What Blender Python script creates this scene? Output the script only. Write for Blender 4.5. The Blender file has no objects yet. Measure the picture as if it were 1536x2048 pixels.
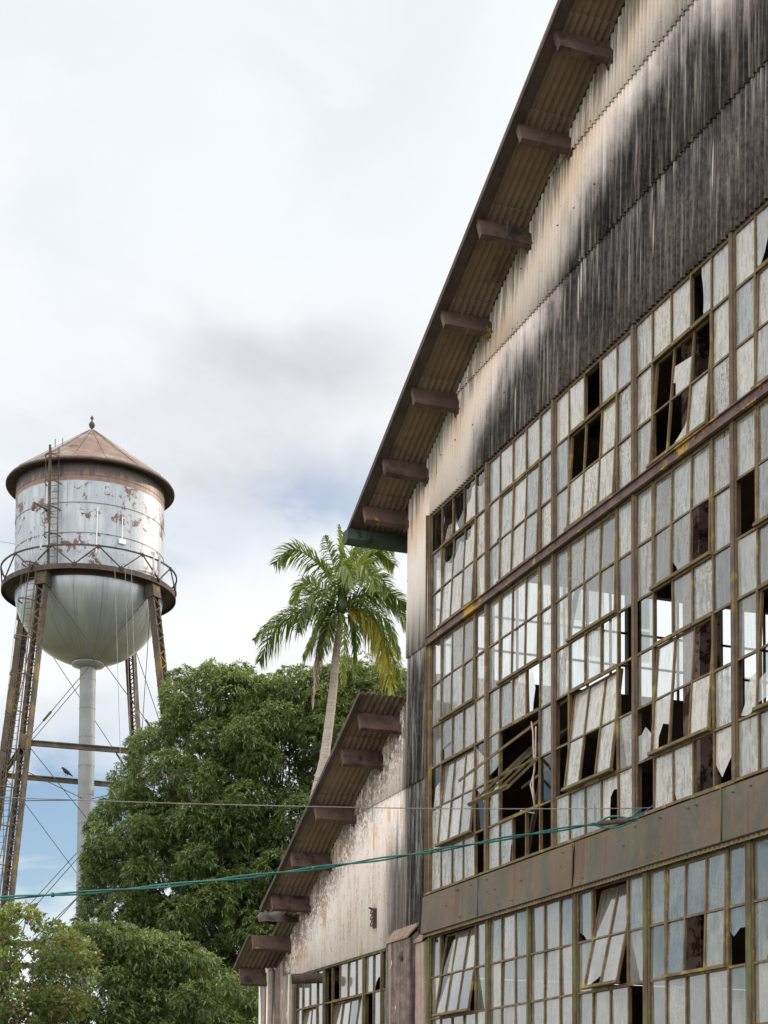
import bpy, math, random
import numpy as np
from mathutils import Vector, Matrix
rnd = random.Random(7)
rng = np.random.default_rng(11)
S = bpy.context.scene
COL = S.collection
rad = math.radians

# ------------------------------------------------------------------ camera
W_PX, H_PX = 1536, 2048
FPX, PY = 3311.8, 2086.9
YAW, PITCH, ROLL = 0.3554, 0.0577, 0.0059
CAM = Vector((18.4705, -7.4479, 1.6))
AX = Vector((-math.cos(YAW)*math.cos(PITCH), math.sin(YAW)*math.cos(PITCH), math.sin(PITCH)))
RT = Vector((math.sin(YAW), math.cos(YAW), 0)); UP = RT.cross(AX)
RT, UP = RT*math.cos(ROLL)+UP*math.sin(ROLL), -RT*math.sin(ROLL)+UP*math.cos(ROLL)
cd = bpy.data.cameras.new('camera'); co = bpy.data.objects.new('camera', cd); COL.objects.link(co)
cd.sensor_fit = 'VERTICAL'; cd.sensor_height = 36.0; cd.lens = FPX/H_PX*36.0
cd.shift_y = (PY-H_PX/2)/H_PX
cd.clip_start = 0.1; cd.clip_end = 5000
M = Matrix((RT, UP, -AX)).transposed().to_4x4(); M.translation = CAM
co.matrix_world = M
S.camera = co
S.render.resolution_x, S.render.resolution_y = 768, 1024

def dep(x, y, z):
    "world point that lies z metres down the view axis behind photo position x, y"
    return CAM + (AX + RT*((x-768)/FPX) - UP*((y-PY)/FPX))*z

# ------------------------------------------------------------------ world, sun
AXH = Vector((AX.x, AX.y, 0)).normalized(); RTH = Vector((math.sin(YAW), math.cos(YAW), 0))
SUN_OFF, SUN_EL = rad(62), rad(24)
sd = (AXH*math.cos(SUN_OFF)+RTH*math.sin(SUN_OFF))*math.cos(SUN_EL)+Vector((0, 0, math.sin(SUN_EL)))
S.view_settings.view_transform = 'Standard'; S.view_settings.look = 'None'
S.view_settings.exposure = 0.46; S.view_settings.gamma = 1.0

class NT:
    def __init__(s, tree): s.t = tree; s.n = tree.nodes; s.l = tree.links
    def node(s, typ, **kw):
        n = s.n.new(typ)
        for k, v in kw.items(): setattr(n, k, v)
        return n
    def put(s, sock, v):
        if v is None: return
        if isinstance(v, bpy.types.NodeSocket): s.l.new(v, sock)
        elif isinstance(v, (tuple, list)) and len(v) == 3 and sock.type == 'RGBA': sock.default_value = (*v, 1)
        else: sock.default_value = v
    def math(s, op, a, b=None, c=None, clamp=False):
        n = s.node('ShaderNodeMath', operation=op, use_clamp=clamp)
        s.put(n.inputs[0], a); s.put(n.inputs[1], b); s.put(n.inputs[2], c)
        return n.outputs[0]
    def ss(s, v, a, b):
        n = s.node('ShaderNodeMapRange', interpolation_type='SMOOTHSTEP')
        s.put(n.inputs[0], v)
        if a <= b: n.inputs[1].default_value, n.inputs[2].default_value, n.inputs[3].default_value, n.inputs[4].default_value = a, b, 0, 1
        else: n.inputs[1].default_value, n.inputs[2].default_value, n.inputs[3].default_value, n.inputs[4].default_value = b, a, 1, 0
        return n.outputs[0]
    def mix(s, f, a, b, mode='MIX'):
        n = s.node('ShaderNodeMix', data_type='RGBA', blend_type=mode, clamp_factor=True)
        s.put(n.inputs[0], f); s.put(n.inputs[6], a); s.put(n.inputs[7], b)
        return n.outputs[2]
    def noise(s, vec, scale=(1, 1, 1), sc=1.0, detail=4.0, rough=.55, off=(0, 0, 0), dist=0.0):
        m = s.node('ShaderNodeMapping'); m.inputs['Scale'].default_value = scale; m.inputs['Location'].default_value = off
        s.put(m.inputs[0], vec)
        n = s.node('ShaderNodeTexNoise'); s.l.new(m.outputs[0], n.inputs['Vector'])
        n.inputs['Scale'].default_value = sc; n.inputs['Detail'].default_value = detail; n.inputs['Roughness'].default_value = rough
        n.inputs['Distortion'].default_value = dist
        return n.outputs[0]
    def dot(s, v, w):
        n = s.node('ShaderNodeVectorMath', operation='DOT_PRODUCT'); s.put(n.inputs[0], v); n.inputs[1].default_value = tuple(w)
        return n.outputs['Value']

wd = bpy.data.worlds.new('World'); S.world = wd; wd.use_nodes = True
T = NT(wd.node_tree); T.n.clear()
sky = T.node('ShaderNodeTexSky', sky_type='NISHITA', sun_disc=False)
sky.sun_elevation = SUN_EL
sky.sun_rotation = math.atan2(sd.x, sd.y)
sky.dust_density = 1.0; sky.ozone_density = 2.0
tc = T.node('ShaderNodeTexCoord'); dv = tc.outputs['Generated']
az = T.math('ARCTAN2', T.dot(dv, RTH), T.dot(dv, AXH))
el = T.math('ARCSINE', T.dot(dv, (0, 0, 1)))
n1 = T.noise(dv, sc=3.2, detail=7, rough=.55, off=(1.3, .4, 2.2), dist=.35, scale=(1, 1, 1.9))
n2 = T.noise(dv, sc=9, detail=6, rough=.6, off=(5.3, .4, .2), scale=(1, 1, 2.0), dist=.5)
n3 = T.noise(dv, sc=5, detail=5, rough=.55, off=(.3, 7.4, .2), scale=(1, 1, 1.6), dist=.3)
wa = T.math('MULTIPLY_ADD', n2, .16, -.08); wb = T.math('MULTIPLY_ADD', n3, .14, -.07)
azw = T.math('ADD', az, wa); elw = T.math('ADD', el, wb)
def pxae(x, y):
    d = (AX + RT*((x-768)/FPX) - UP*((y-PY)/FPX)).normalized()
    return math.atan2(d.dot(RTH), d.dot(AXH)), math.asin(d.z)
def blob(x, y, wx, wy, amp=1.0):
    a0, e0 = pxae(x, y); sa, se = wx/FPX, wy/FPX
    qa = T.math('POWER', T.math('MULTIPLY', T.math('SUBTRACT', azw, a0), 1/sa), 2)
    qe = T.math('POWER', T.math('MULTIPLY', T.math('SUBTRACT', elw, e0), 1/se), 2)
    return T.math('MULTIPLY', T.math('EXPONENT', T.math('MULTIPLY', T.math('ADD', qa, qe), -1.0)), amp)
def ablob(a_, e_, wa_, we_, amp=1.0):
    qa = T.math('POWER', T.math('MULTIPLY', T.math('SUBTRACT', azw, rad(a_)), 1/rad(wa_)), 2)
    qe = T.math('POWER', T.math('MULTIPLY', T.math('SUBTRACT', elw, rad(e_)), 1/rad(we_)), 2)
    return T.math('MULTIPLY', T.math('EXPONENT', T.math('MULTIPLY', T.math('ADD', qa, qe), -1.0)), amp)
def addup(*b):
    r = b[0]
    for q in b[1:]: r = T.math('ADD', r, q)
    return r
blue = addup(blob(70, 1660, 280, 150, 1.7), blob(620, 1075, 260, 75, .62), blob(250, 1130, 260, 90, .30), blob(780, 230, 260, 260, .10),
             blob(80, 500, 300, 500, .10), ablob(-53, 8.5, 7, 2.4, 2.2), ablob(-44, 10.5, 4, 1.8, 1.6), ablob(-75, 20, 14, 8, .7), ablob(-60, 30, 12, 4, .6))
bm = T.math('MULTIPLY', blue, T.math('MULTIPLY_ADD', T.ss(n2, .38, .62), .6, .62), clamp=True)
grey = addup(blob(430, 940, 320, 110, 1.0), blob(640, 740, 280, 120, .72), blob(250, 760, 200, 60, .35), blob(520, 640, 170, 70, .35), blob(90, 1440, 260, 60, .35),
             blob(600, 1420, 240, 50, .2), blob(700, 1000, 200, 50, .3))
gm = T.math('MULTIPLY', grey, T.math('MULTIPLY_ADD', T.ss(n1, .36, .62), .75, .45), clamp=True)
cl = T.mix(T.ss(n1, .3, .7), (.68, .71, .735), (.76, .765, .77))
cl = T.mix(T.ss(el, rad(26), rad(36)), cl, T.mix(T.ss(n3, .35, .65), (.655, .695, .72), (.70, .725, .745)))
cl = T.mix(gm, cl, (.485, .50, .535))
# clouds overhead, beside and behind the viewer: brightness and warmth added to light the facade
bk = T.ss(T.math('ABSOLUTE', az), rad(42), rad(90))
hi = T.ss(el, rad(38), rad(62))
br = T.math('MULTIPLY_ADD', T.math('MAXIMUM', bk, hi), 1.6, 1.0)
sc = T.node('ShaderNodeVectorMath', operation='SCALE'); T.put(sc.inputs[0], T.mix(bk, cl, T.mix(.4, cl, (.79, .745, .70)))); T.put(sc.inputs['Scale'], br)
b1 = T.node('ShaderNodeBackground'); T.l.new(sky.outputs[0], b1.inputs[0]); b1.inputs[1].default_value = .11
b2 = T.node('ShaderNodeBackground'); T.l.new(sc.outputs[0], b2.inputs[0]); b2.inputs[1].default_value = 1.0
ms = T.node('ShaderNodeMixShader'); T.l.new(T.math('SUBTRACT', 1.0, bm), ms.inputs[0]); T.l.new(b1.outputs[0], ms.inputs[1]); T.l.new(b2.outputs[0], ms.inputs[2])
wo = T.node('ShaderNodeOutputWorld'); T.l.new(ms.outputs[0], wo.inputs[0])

sl = bpy.data.lights.new('sun', 'SUN'); so = bpy.data.objects.new('sun', sl); COL.objects.link(so)
sl.energy = 2.2; sl.angle = rad(3); sl.color = (1.0, .83, .66)
so.rotation_euler = sd.to_track_quat('Z', 'Y').to_euler()

# ------------------------------------------------------------------ materials
def mat(name):
    m = bpy.data.materials.new(name); m.use_nodes = True
    t = NT(m.node_tree); t.n.clear()
    o = t.node('ShaderNodeOutputMaterial'); t.out = o.inputs[0]
    t.co = t.node('ShaderNodeTexCoord').outputs['Object']
    return m, t
def pbr(t, col, rough=.8, metal=0.0, bump=None, bs=.2, bd=.01, spec=.4):
    b = t.node('ShaderNodeBsdfPrincipled')
    t.put(b.inputs['Base Color'], col); t.put(b.inputs['Roughness'], rough); t.put(b.inputs['Metallic'], metal)
    b.inputs['Specular IOR Level'].default_value = spec
    if bump is not None:
        q = t.node('ShaderNodeBump'); q.inputs['Strength'].default_value = bs; q.inputs['Distance'].default_value = bd
        t.put(q.inputs['Height'], bump); t.l.new(q.outputs[0], b.inputs['Normal'])
    t.l.new(b.outputs[0], t.out); return b
def mottled(name, a, b, c=None, sc=6, rough=.85, cthr=(.58, .68), stretch=(1, 1, 1), bs=.25, metal=0.0, csc=3.0, spec=.3):
    m, t = mat(name)
    n = t.noise(t.co, sc=sc, detail=6, scale=stretch, rough=.65)
    col = t.mix(t.ss(n, .32, .68), a, b)
    if c is not None:
        n2_ = t.noise(t.co, sc=csc, detail=6, rough=.7, off=(3, 1, 7), scale=stretch)
        col = t.mix(t.ss(n2_, *cthr), col, c)
    pbr(t, col, rough, metal, bump=n, bs=bs, spec=spec)
    return m

def sep(t, co_):
    s_ = t.node('ShaderNodeSeparateXYZ'); t.put(s_.inputs[0], co_); return s_.outputs

def cladding_material():
    m, t = mat('weathered_cement_sheet')
    x, y, z = sep(t, t.co)
    streak = t.noise(t.co, scale=(9, 1, .32), sc=1.0, detail=6, rough=.62)
    streakf = t.noise(t.co, scale=(34, 1, .7), sc=1.0, detail=4, rough=.7, off=(4, 2, 0))
    big = t.noise(t.co, scale=(.9, 1, .45), sc=1.0, detail=4, rough=.6, off=(9, 2, 1))
    patch = t.noise(t.co, scale=(3.2, 3, 2.2), sc=1.0, detail=7, rough=.7, off=(2, 8, 4))
    fine = t.noise(t.co, scale=(22, 22, 14), sc=1.0, detail=5, rough=.75, off=(2, 2, 4))
    base = t.mix(t.ss(big, .35, .65), (.76, .675, .645), (.83, .775, .75))
    base = t.mix(t.math('MULTIPLY', t.ss(streak, .5, .68), .4), base, (.57, .48, .44))
    # distance below the rake, both roofs
    up = t.math('GREATER_THAN', x, -.77)
    lineU = t.math('MULTIPLY_ADD', x, .495, 10.03); lineA = t.math('MULTIPLY_ADD', x, .495, 7.535)
    line = t.math('ADD', t.math('MULTIPLY', lineU, up), t.math('MULTIPLY', lineA, t.math('SUBTRACT', 1.0, up)))
    d = t.math('SUBTRACT', line, z)
    # orange run-off and lichen just below the eave
    orm = t.math('MULTIPLY', t.math('MULTIPLY', t.ss(t.math('MULTIPLY_ADD', patch, .5, d), .42, .62), t.ss(t.math('MULTIPLY_ADD', streak, 1.1, d), 1.62, 1.12)), up)
    base = t.mix(t.math('MULTIPLY', t.math('MULTIPLY', orm, t.ss(big, .36, .62)), .55), base, (.60, .40, .22))
    lich = t.math('MULTIPLY', t.ss(t.math('MULTIPLY_ADD', streakf, -1.1, d), .02, -.40), t.ss(streakf, .36, .56))
    base = t.mix(t.math('MULTIPLY', lich, .75), base, (.16, .125, .09))
    # annexe: peeling paint and orange stains
    na = t.math('SUBTRACT', 1.0, up)
    pl = t.math('MULTIPLY', t.ss(t.math('ADD', t.math('MULTIPLY', patch, .6), t.math('MULTIPLY', fine, .4)), .50, .56), na)
    br_ = t.math('MULTIPLY', t.ss(t.math('ADD', t.math('MULTIPLY', fine, .5), t.math('MULTIPLY', streakf, .5)), .50, .58), na)
    base = t.mix(t.math('MULTIPLY', br_, .55), base, (.36, .27, .22))
    base = t.mix(t.math('MULTIPLY', pl, .85), base, (.80, .75, .70))
    sc_ = t.math('MULTIPLY', t.math('MULTIPLY', t.ss(t.math('MULTIPLY_ADD', patch, -1.2, d), .35, -.25), t.ss(fine, .42, .55)), na)
    base = t.mix(t.math('MULTIPLY', sc_, .8), base, (.13, .095, .07))
    ora = t.math('MULTIPLY', t.math('MULTIPLY', t.ss(patch, .52, .62), t.ss(streak, .45, .6)), na)
    base = t.mix(t.math('MULTIPLY', ora, .7), base, (.62, .33, .17))
    # black biological staining of the gable
    thr = t.math('MULTIPLY_ADD', t.ss(x, 5.6, 7.0), 1.0, 1.15)
    dk = t.math('SUBTRACT', t.math('ADD', t.math('ADD', d, t.math('MULTIPLY_ADD', streak, .9, -.45)), t.math('ADD', t.math('MULTIPLY_ADD', big, 1.3, -.65), t.math('MULTIPLY_ADD', patch, .8, -.4))), thr)
    dark = t.math('MULTIPLY', t.ss(dk, -.50, .44), t.ss(t.math('ADD', x, t.math('MULTIPLY_ADD', streak, .8, -.4)), .9, 1.5))
    # corner strip left of the windows
    ds = t.math('MULTIPLY', t.math('LESS_THAN', x, .02), t.math('MULTIPLY', t.ss(t.math('ADD', x, t.math('MULTIPLY_ADD', streakf, .5, -.25)), -1.02, -.66), t.ss(t.math('ADD', z, t.math('MULTIPLY_ADD', streak, 1.4, -.7)), 8.5, 7.4)))
    dsx = t.math('MULTIPLY', t.ss(t.math('ADD', x, t.math('MULTIPLY_ADD', streakf, .9, -.45)), -1.62, -1.15), t.math('MULTIPLY', t.ss(t.math('ADD', z, t.math('MULTIPLY_ADD', streak, 2, -1)), 5.8, 4.9), na))
    dark = t.math('MAXIMUM', t.math('MAXIMUM', dark, ds), t.math('MULTIPLY', dsx, .85))
    sm = t.math('MULTIPLY_ADD', streakf, .6, t.math('MULTIPLY', fine, .4))
    dcol = t.mix(t.ss(sm, .36, .66), (.016, .0155, .018), (.125, .114, .112))
    low = t.ss(t.math('ADD', z, t.math('MULTIPLY_ADD', x, -.16, t.math('MULTIPLY_ADD', big, 2.4, -1.2))), 9.35, 8.5)
    low = t.math('MULTIPLY', low, t.math('GREATER_THAN', x, .1))
    dcol = t.mix(t.math('MULTIPLY', low, .55), dcol, t.mix(t.ss(fine, .3, .7), (.060, .052, .049), (.235, .20, .188)))
    base = t.mix(t.math('MULTIPLY', dark, t.math('MULTIPLY_ADD', t.ss(streakf, .50, .68), -.30, 1.0)), base, dcol)
    # pale washed lines below fixings
    pw = t.noise(t.co, scale=(26, 1, .55), sc=1.0, detail=1, rough=.4, off=(14, 3, 2))
    base = t.mix(t.math('MULTIPLY', t.ss(pw, .715, .75), .8), base, (.66, .58, .53))
    sp = t.noise(t.co, scale=(60, 60, 40), sc=1.0, detail=2, off=(1, 3, 2))
    base = t.mix(t.ss(sp, .70, .74), base, (.09, .07, .05))
    pbr(t, base, .9, bump=t.math('ADD', fine, patch), bs=.45, bd=.008, spec=.15)
    return m

def glass_material(clean=False, low=False):
    m, t = mat('clean_old_glass' if clean else ('grimy_reflecting_glass' if low else 'dirty_window_glass'))
    at = t.node('ShaderNodeAttribute', attribute_name='var'); sr = t.node('ShaderNodeSeparateColor'); t.l.new(at.outputs['Color'], sr.inputs[0])
    r, g, b = sr.outputs
    offn = t.node('ShaderNodeVectorMath', operation='MULTIPLY_ADD'); t.l.new(at.outputs['Color'], offn.inputs[0]); offn.inputs[1].default_value = (37, 11, 23); t.l.new(t.co, offn.inputs[2])
    v = offn.outputs[0]
    gr = t.noise(v, scale=(22, 22, 2.6), sc=1.0, detail=6, rough=.7)
    cloud = t.noise(v, scale=(5, 5, 3), sc=1.0, detail=4, rough=.6, off=(2, 5, 1))
    spk = t.noise(v, scale=(50, 50, 30), sc=1.0, detail=3, rough=.6, off=(2, 5, 1))
    film = t.mix(t.ss(cloud, .3, .7), (.62, .64, .615), (.84, .825, .775))
    film = t.mix(t.math('MULTIPLY', t.math('MULTIPLY', t.ss(gr, .505, .575), t.ss(cloud, .40, .56)), t.math('MULTIPLY_ADD', r, .5, .5)), film, (.17, .165, .095))
    film = t.mix(t.math('MULTIPLY', t.ss(t.noise(v, scale=(14, 14, 5), sc=1.0, detail=7, rough=.75, off=(7, 1, 5)), .50, .60), t.math('MULTIPLY', g, .8)), film, (.30, .27, .17))
    film = t.mix(t.math('MULTIPLY', t.ss(r, .55, .9), .35), film, (.40, .50, .60))
    film = t.mix(t.math('MULTIPLY', t.ss(g, .6, .95), .35), film, (.74, .64, .50))
    film = t.mix(t.math('MULTIPLY', t.ss(t.math('ADD', spk, t.math('MULTIPLY_ADD', cloud, .3, -.15)), .55, .61), t.math('MULTIPLY_ADD', b, .75, .10)), film, (.36, .24, .09))
    film = t.mix(t.math('MULTIPLY', t.ss(spk, .40, .30), .5), film, (.80, .80, .78))
    if low: film = t.mix(.55, film, t.mix(t.ss(cloud, .45, .6), (.16, .17, .15), (.34, .33, .26)))
    df = t.node('ShaderNodeBsdfDiffuse'); t.put(df.inputs[0], film)
    tl = t.node('ShaderNodeBsdfTranslucent'); t.put(tl.inputs[0], film)
    tr = t.node('ShaderNodeBsdfTransparent'); t.put(tr.inputs[0], (.90, .94, .92) if not clean else (.55, .62, .58))
    dt = t.node('ShaderNodeMixShader'); dt.inputs[0].default_value = .34
    t.l.new(df.outputs[0], dt.inputs[1]); t.l.new(tl.outputs[0], dt.inputs[2])
    cov = t.math('ADD', t.math('MULTIPLY_ADD', g, .60, .0 if low else .12), t.math('MULTIPLY_ADD', t.ss(gr, .35, .6), .22, t.math('MULTIPLY', cloud, .1)), clamp=True)
    if clean: cov = t.math('MULTIPLY', t.ss(gr, .5, .8), .22)
    b1_ = t.node('ShaderNodeMixShader'); t.put(b1_.inputs[0], cov); t.l.new(tr.outputs[0], b1_.inputs[1]); t.l.new(dt.outputs[0], b1_.inputs[2])
    gl = t.node('ShaderNodeBsdfGlossy'); gl.inputs['Roughness'].default_value = .03 if clean else .07
    bp = t.node('ShaderNodeBump'); bp.inputs['Strength'].default_value = .12; bp.inputs['Distance'].default_value = .004; t.l.new(t.noise(v, scale=(4, 4, 4), sc=1.0, detail=1), bp.inputs['Height'])
    t.l.new(bp.outputs[0], gl.inputs['Normal'])
    fr = t.node('ShaderNodeFresnel'); fr.inputs[0].default_value = 1.5
    fk = t.math('MULTIPLY', fr.outputs[0], t.math('MULTIPLY_ADD', gr, -1.8, 3.7 if low else 2.7), clamp=True)
    o = t.node('ShaderNodeMixShader'); t.put(o.inputs[0], fk); t.l.new(b1_.outputs[0], o.inputs[1]); t.l.new(gl.outputs[0], o.inputs[2])
    t.l.new(o.outputs[0], t.out)
    return m

def leaf_material(name, dark, mid, light, accent, acc_thr=.93, trans=.35, rough=.42):
    m, t = mat(name)
    at = t.node('ShaderNodeAttribute', attribute_name='var'); sr = t.node('ShaderNodeSeparateColor'); t.l.new(at.outputs['Color'], sr.inputs[0])
    r, g, b = sr.outputs
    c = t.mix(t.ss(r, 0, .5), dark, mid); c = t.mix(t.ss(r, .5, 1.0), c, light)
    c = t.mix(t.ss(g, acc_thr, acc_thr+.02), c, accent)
    p = t.node('ShaderNodeBsdfPrincipled'); t.put(p.inputs['Base Color'], c); p.inputs['Roughness'].default_value = rough
    p.inputs['Specular IOR Level'].default_value = .5
    tl = t.node('ShaderNodeBsdfTranslucent'); t.put(tl.inputs[0], t.mix(.5, c, (.24, .31, .05), 'MIX'))
    x = t.node('ShaderNodeMixShader'); x.inputs[0].default_value = trans; t.l.new(p.outputs[0], x.inputs[1]); t.l.new(tl.outputs[0], x.inputs[2])
    t.l.new(x.outputs[0], t.out); return m

def tank_material(kind):
    m, t = mat('silver_tank_paint_'+kind)
    x, y, z = sep(t, t.co)
    ang = t.math('ARCTAN2', y, x)
    cv = t.node('ShaderNodeCombineXYZ'); t.put(cv.inputs[0], t.math('MULTIPLY', ang, 3.73)); t.put(cv.inputs[2], z)
    v = cv.outputs[0]
    gr = t.noise(v, scale=(3, 1, .5), sc=1, detail=6, rough=.7)
    pn = t.noise(v, scale=(.5, 1, .35), sc=1, detail=1, off=(4, 2, 0))
    ru = t.noise(v, scale=(1.6, 1, 1.3), sc=1, detail=9, rough=.78, off=(3, 1, 5), dist=.3)
    rm = t.noise(v, scale=(.42, 1, .5), sc=1, detail=2, off=(7, 1, 3))
    silver = t.mix(t.ss(gr, .35, .65), (.27, .305, .345), (.38, .41, .445))
    silver = t.mix(t.math('MULTIPLY', t.ss(t.noise(v, scale=(7, 1, .35), sc=1, detail=5, rough=.7, off=(3, 3, 9)), .54, .66), .5), silver, (.17, .14, .12))
    silver = t.mix(t.math('MULTIPLY', t.ss(pn, .45, .5), .4), silver, (.25, .28, .32))
    if kind == 'drum':
        rt_ = t.ss(t.math('ADD', ru, t.math('MULTIPLY_ADD', rm, .5, -.22)), .585, .61)
        col = t.mix(rt_, silver, (.10, .05, .035))
        # oxidised primer band below the roof
        zb = t.math('ADD', z, t.math('MULTIPLY', gr, .06))
        band = t.ss(zb, 33.62, 33.66)
        bl = t.ss(t.math('ADD', zb, t.math('MULTIPLY_ADD', t.noise(v, scale=(4, 1, 1.2), sc=1, detail=6, rough=.75), 1.9, -.95)), 33.85, 34.2)
        bc = t.mix(bl, t.mix(t.ss(gr, .4, .62), (.20, .115, .085), (.14, .08, .06)), (.05, .04, .033))
        col = t.mix(band, col, bc)
        met = t.math('MULTIPLY', t.math('SUBTRACT', 1.0, t.math('MAXIMUM', band, rt_)), .18)
        for zs in (32.5, 31.0):
            ln = t.math('LESS_THAN', t.math('ABSOLUTE', t.math('SUBTRACT', z, zs)), .025)
            nr = t.ss(t.math('ADD', ru, t.math('MULTIPLY', t.math('ABSOLUTE', t.math('SUBTRACT', z, zs-.05)), -.5)), .52, .55)
            col = t.mix(nr, col, (.10, .05, .035))
            col = t.mix(t.math('MULTIPLY', ln, .7), col, (.13, .10, .09))
        fa = t.math('FRACT', t.math('ADD', t.math('MULTIPLY', ang, 10/math.tau), t.math('MULTIPLY', t.math('FLOOR', t.math('MULTIPLY', z, .65)), .37)))
        col = t.mix(t.math('MULTIPLY', t.math('LESS_THAN', fa, .012), .55), col, (.17, .15, .14))
    else:
        fa = t.math('FRACT', t.math('MULTIPLY', ang, 16/math.tau))
        seam = t.math('LESS_THAN', fa, .03)
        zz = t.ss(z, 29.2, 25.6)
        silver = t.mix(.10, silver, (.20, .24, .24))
        col = t.mix(t.math('MULTIPLY', zz, .6), silver, (.20, .22, .165))  # greenish, darker tint towards the bottom: reflection of the ground put into the colour
        col = t.mix(t.math('MULTIPLY', seam, t.math('MULTIPLY_ADD', t.ss(ru, .4, .6), .5, .25)), col, (.16, .10, .06))
        rs = t.noise(v, scale=(.9, 1, .12), sc=1, detail=5, rough=.6, off=(1, 1, 3))
        col = t.mix(t.math('MULTIPLY', t.ss(rs, .62, .74), .75), col, (.42, .25, .12))
        col = t.mix(t.ss(ru, .70, .72), col, (.12, .07, .05))
        met = .45
    pbr(t, col, .30 if kind != 'drum' else .5, met, bump=gr, bs=.08, spec=.5)
    return m

MT = {}
MT['clad'] = cladding_material()
MT['glass'] = glass_material(); MT['clean'] = glass_material(True); MT['glasslow'] = glass_material(low=True)
MT['bar'] = mottled('rusty_lichened_sash_steel', (.090, .062, .038), (.150, .106, .050), (.24, .175, .052), sc=9, cthr=(.53, .68), csc=5)
MT['bardark'] = mottled('dark_rusted_mullion_steel', (.080, .056, .042), (.125, .088, .062), (.21, .15, .048), sc=9, cthr=(.56, .70), csc=2.5)
MT['bargreen'] = mottled('green_painted_sash_steel', (.075, .088, .03), (.115, .125, .045), (.075, .048, .03), sc=7, cthr=(.46, .58), csc=3, stretch=(2, 2, .5))
MT['rail'] = mottled('rusted_rail_steel', (.085, .055, .055), (.14, .095, .085), (.36, .22, .04), sc=7, cthr=(.55, .61), csc=1.6)
MT['purlin'] = mottled('rusted_purlin_steel', (.070, .045, .036), (.120, .078, .061), (.034, .025, .023), sc=7, cthr=(.50, .62), csc=3.5)
MT['purlin_y'] = mottled('rusted_purlin_with_yellow_paint', (.072, .046, .037), (.115, .074, .058), (.27, .20, .05), sc=5, cthr=(.60, .64), csc=2.4)
MT['soffit'] = mottled('weathered_roof_sheet', (.165, .120, .088), (.225, .165, .125), (.095, .070, .054), sc=3, cthr=(.52, .72), csc=1.3)
MT['darkroof'] = mottled('blackened_sheet_edge', (.05, .038, .033), (.085, .064, .052), (.03, .025, .024), sc=4)
MT['gutter'] = mottled('green_gutter_paint', (.030, .050, .040), (.055, .082, .066), (.02, .02, .02), sc=5)
MT['inner'] = mottled('sooty_interior_steel', (.05, .038, .03), (.085, .06, .045), sc=2)
MT['colpeel'] = mottled('peeling_column_paint', (.26, .18, .16), (.20, .135, .12), (.05, .028, .02), sc=4, cthr=(.50, .54), csc=7)
MT['inwall'] = mottled('sooty_interior_wall', (.10, .08, .06), (.16, .12, .09), sc=1.2)
MT['pipe'] = mottled('rusted_iron_pipe', (.05, .035, .03), (.09, .06, .05), sc=8)
MT['rope'] = mottled('bare_hanging_wire', (.35, .28, .24), (.45, .37, .32), sc=9)

def sheet_band():
    m, t = mat('weathered_spandrel_sheet')
    st = t.noise(t.co, scale=(3.2, 1, .14), sc=1, detail=5, rough=.65); f = t.noise(t.co, sc=7, detail=6, rough=.7, scale=(1, 1, .6))
    cl_ = t.noise(t.co, sc=1.6, detail=4, off=(2, 3, 3))
    c = t.mix(t.ss(st, .40, .60), (.070, .076, .052), (.125, .080, .055))
    c = t.mix(t.math('MULTIPLY', t.ss(cl_, .4, .66), .6), c, (.082, .072, .064))
    c = t.mix(t.math('MULTIPLY', t.ss(f, .5, .7), .5), c, (.13, .115, .065))
    c = t.mix(t.math('MULTIPLY', t.ss(t.noise(t.co, scale=(7, 1, 1.1), sc=1, detail=8, rough=.75, off=(5, 5, 2)), .50, .60), .6), c, (.14, .08, .045))
    c = t.mix(t.math('MULTIPLY', t.ss(st, .58, .62), .6), c, (.080, .050, .040))
    pbr(t, c, .75, bump=t.math('ADD', f, t.math('MULTIPLY', cl_, 2.0)), bs=.6, bd=.03, spec=.35); return m
MT['spandrel'] = sheet_band()

def concrete(name, a, b, black, white, thr):
    m, t = mat(name)
    st = t.noise(t.co, scale=(8, 8, .25), sc=1, detail=6, rough=.65, off=(3, 3, 1)); f = t.noise(t.co, sc=9, detail=7, rough=.7)
    big = t.noise(t.co, sc=2.2, detail=5, scale=(1, 1, .6))
    c = t.mix(t.ss(f, .35, .65), a, b)
    c = t.mix(t.ss(st, *thr), c, black)
    c = t.mix(t.ss(t.noise(t.co, scale=(5, 5, .18), sc=1, detail=3, off=(8, 1, 1)), .57, .64), c, white)
    c = t.mix(t.ss(t.noise(t.co, scale=(6, 6, 3), sc=1, detail=3, off=(1, 1, 6)), .70, .72), c, (.5, .42, .36))
    pbr(t, c, .9, bump=t.math('ADD', f, big), bs=.5, bd=.02, spec=.2); return m
MT['pierA'] = concrete('blackened_concrete', (.10, .075, .065), (.19, .14, .12), (.045, .038, .036), (.24, .18, .155), (.5, .62))
MT['pierB'] = concrete('streaked_concrete', (.22, .17, .145), (.30, .24, .20), (.06, .05, .045), (.74, .70, .66), (.5, .56))
MT['pierC'] = concrete('plain_render', (.26, .19, .165), (.32, .245, .21), (.15, .11, .095), (.34, .27, .235), (.55, .75))
MT['cap'] = mottled('mossy_cap', (.17, .12, .09), (.26, .19, .13), (.10, .075, .06), sc=6, stretch=(1, 3, 3))

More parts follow.
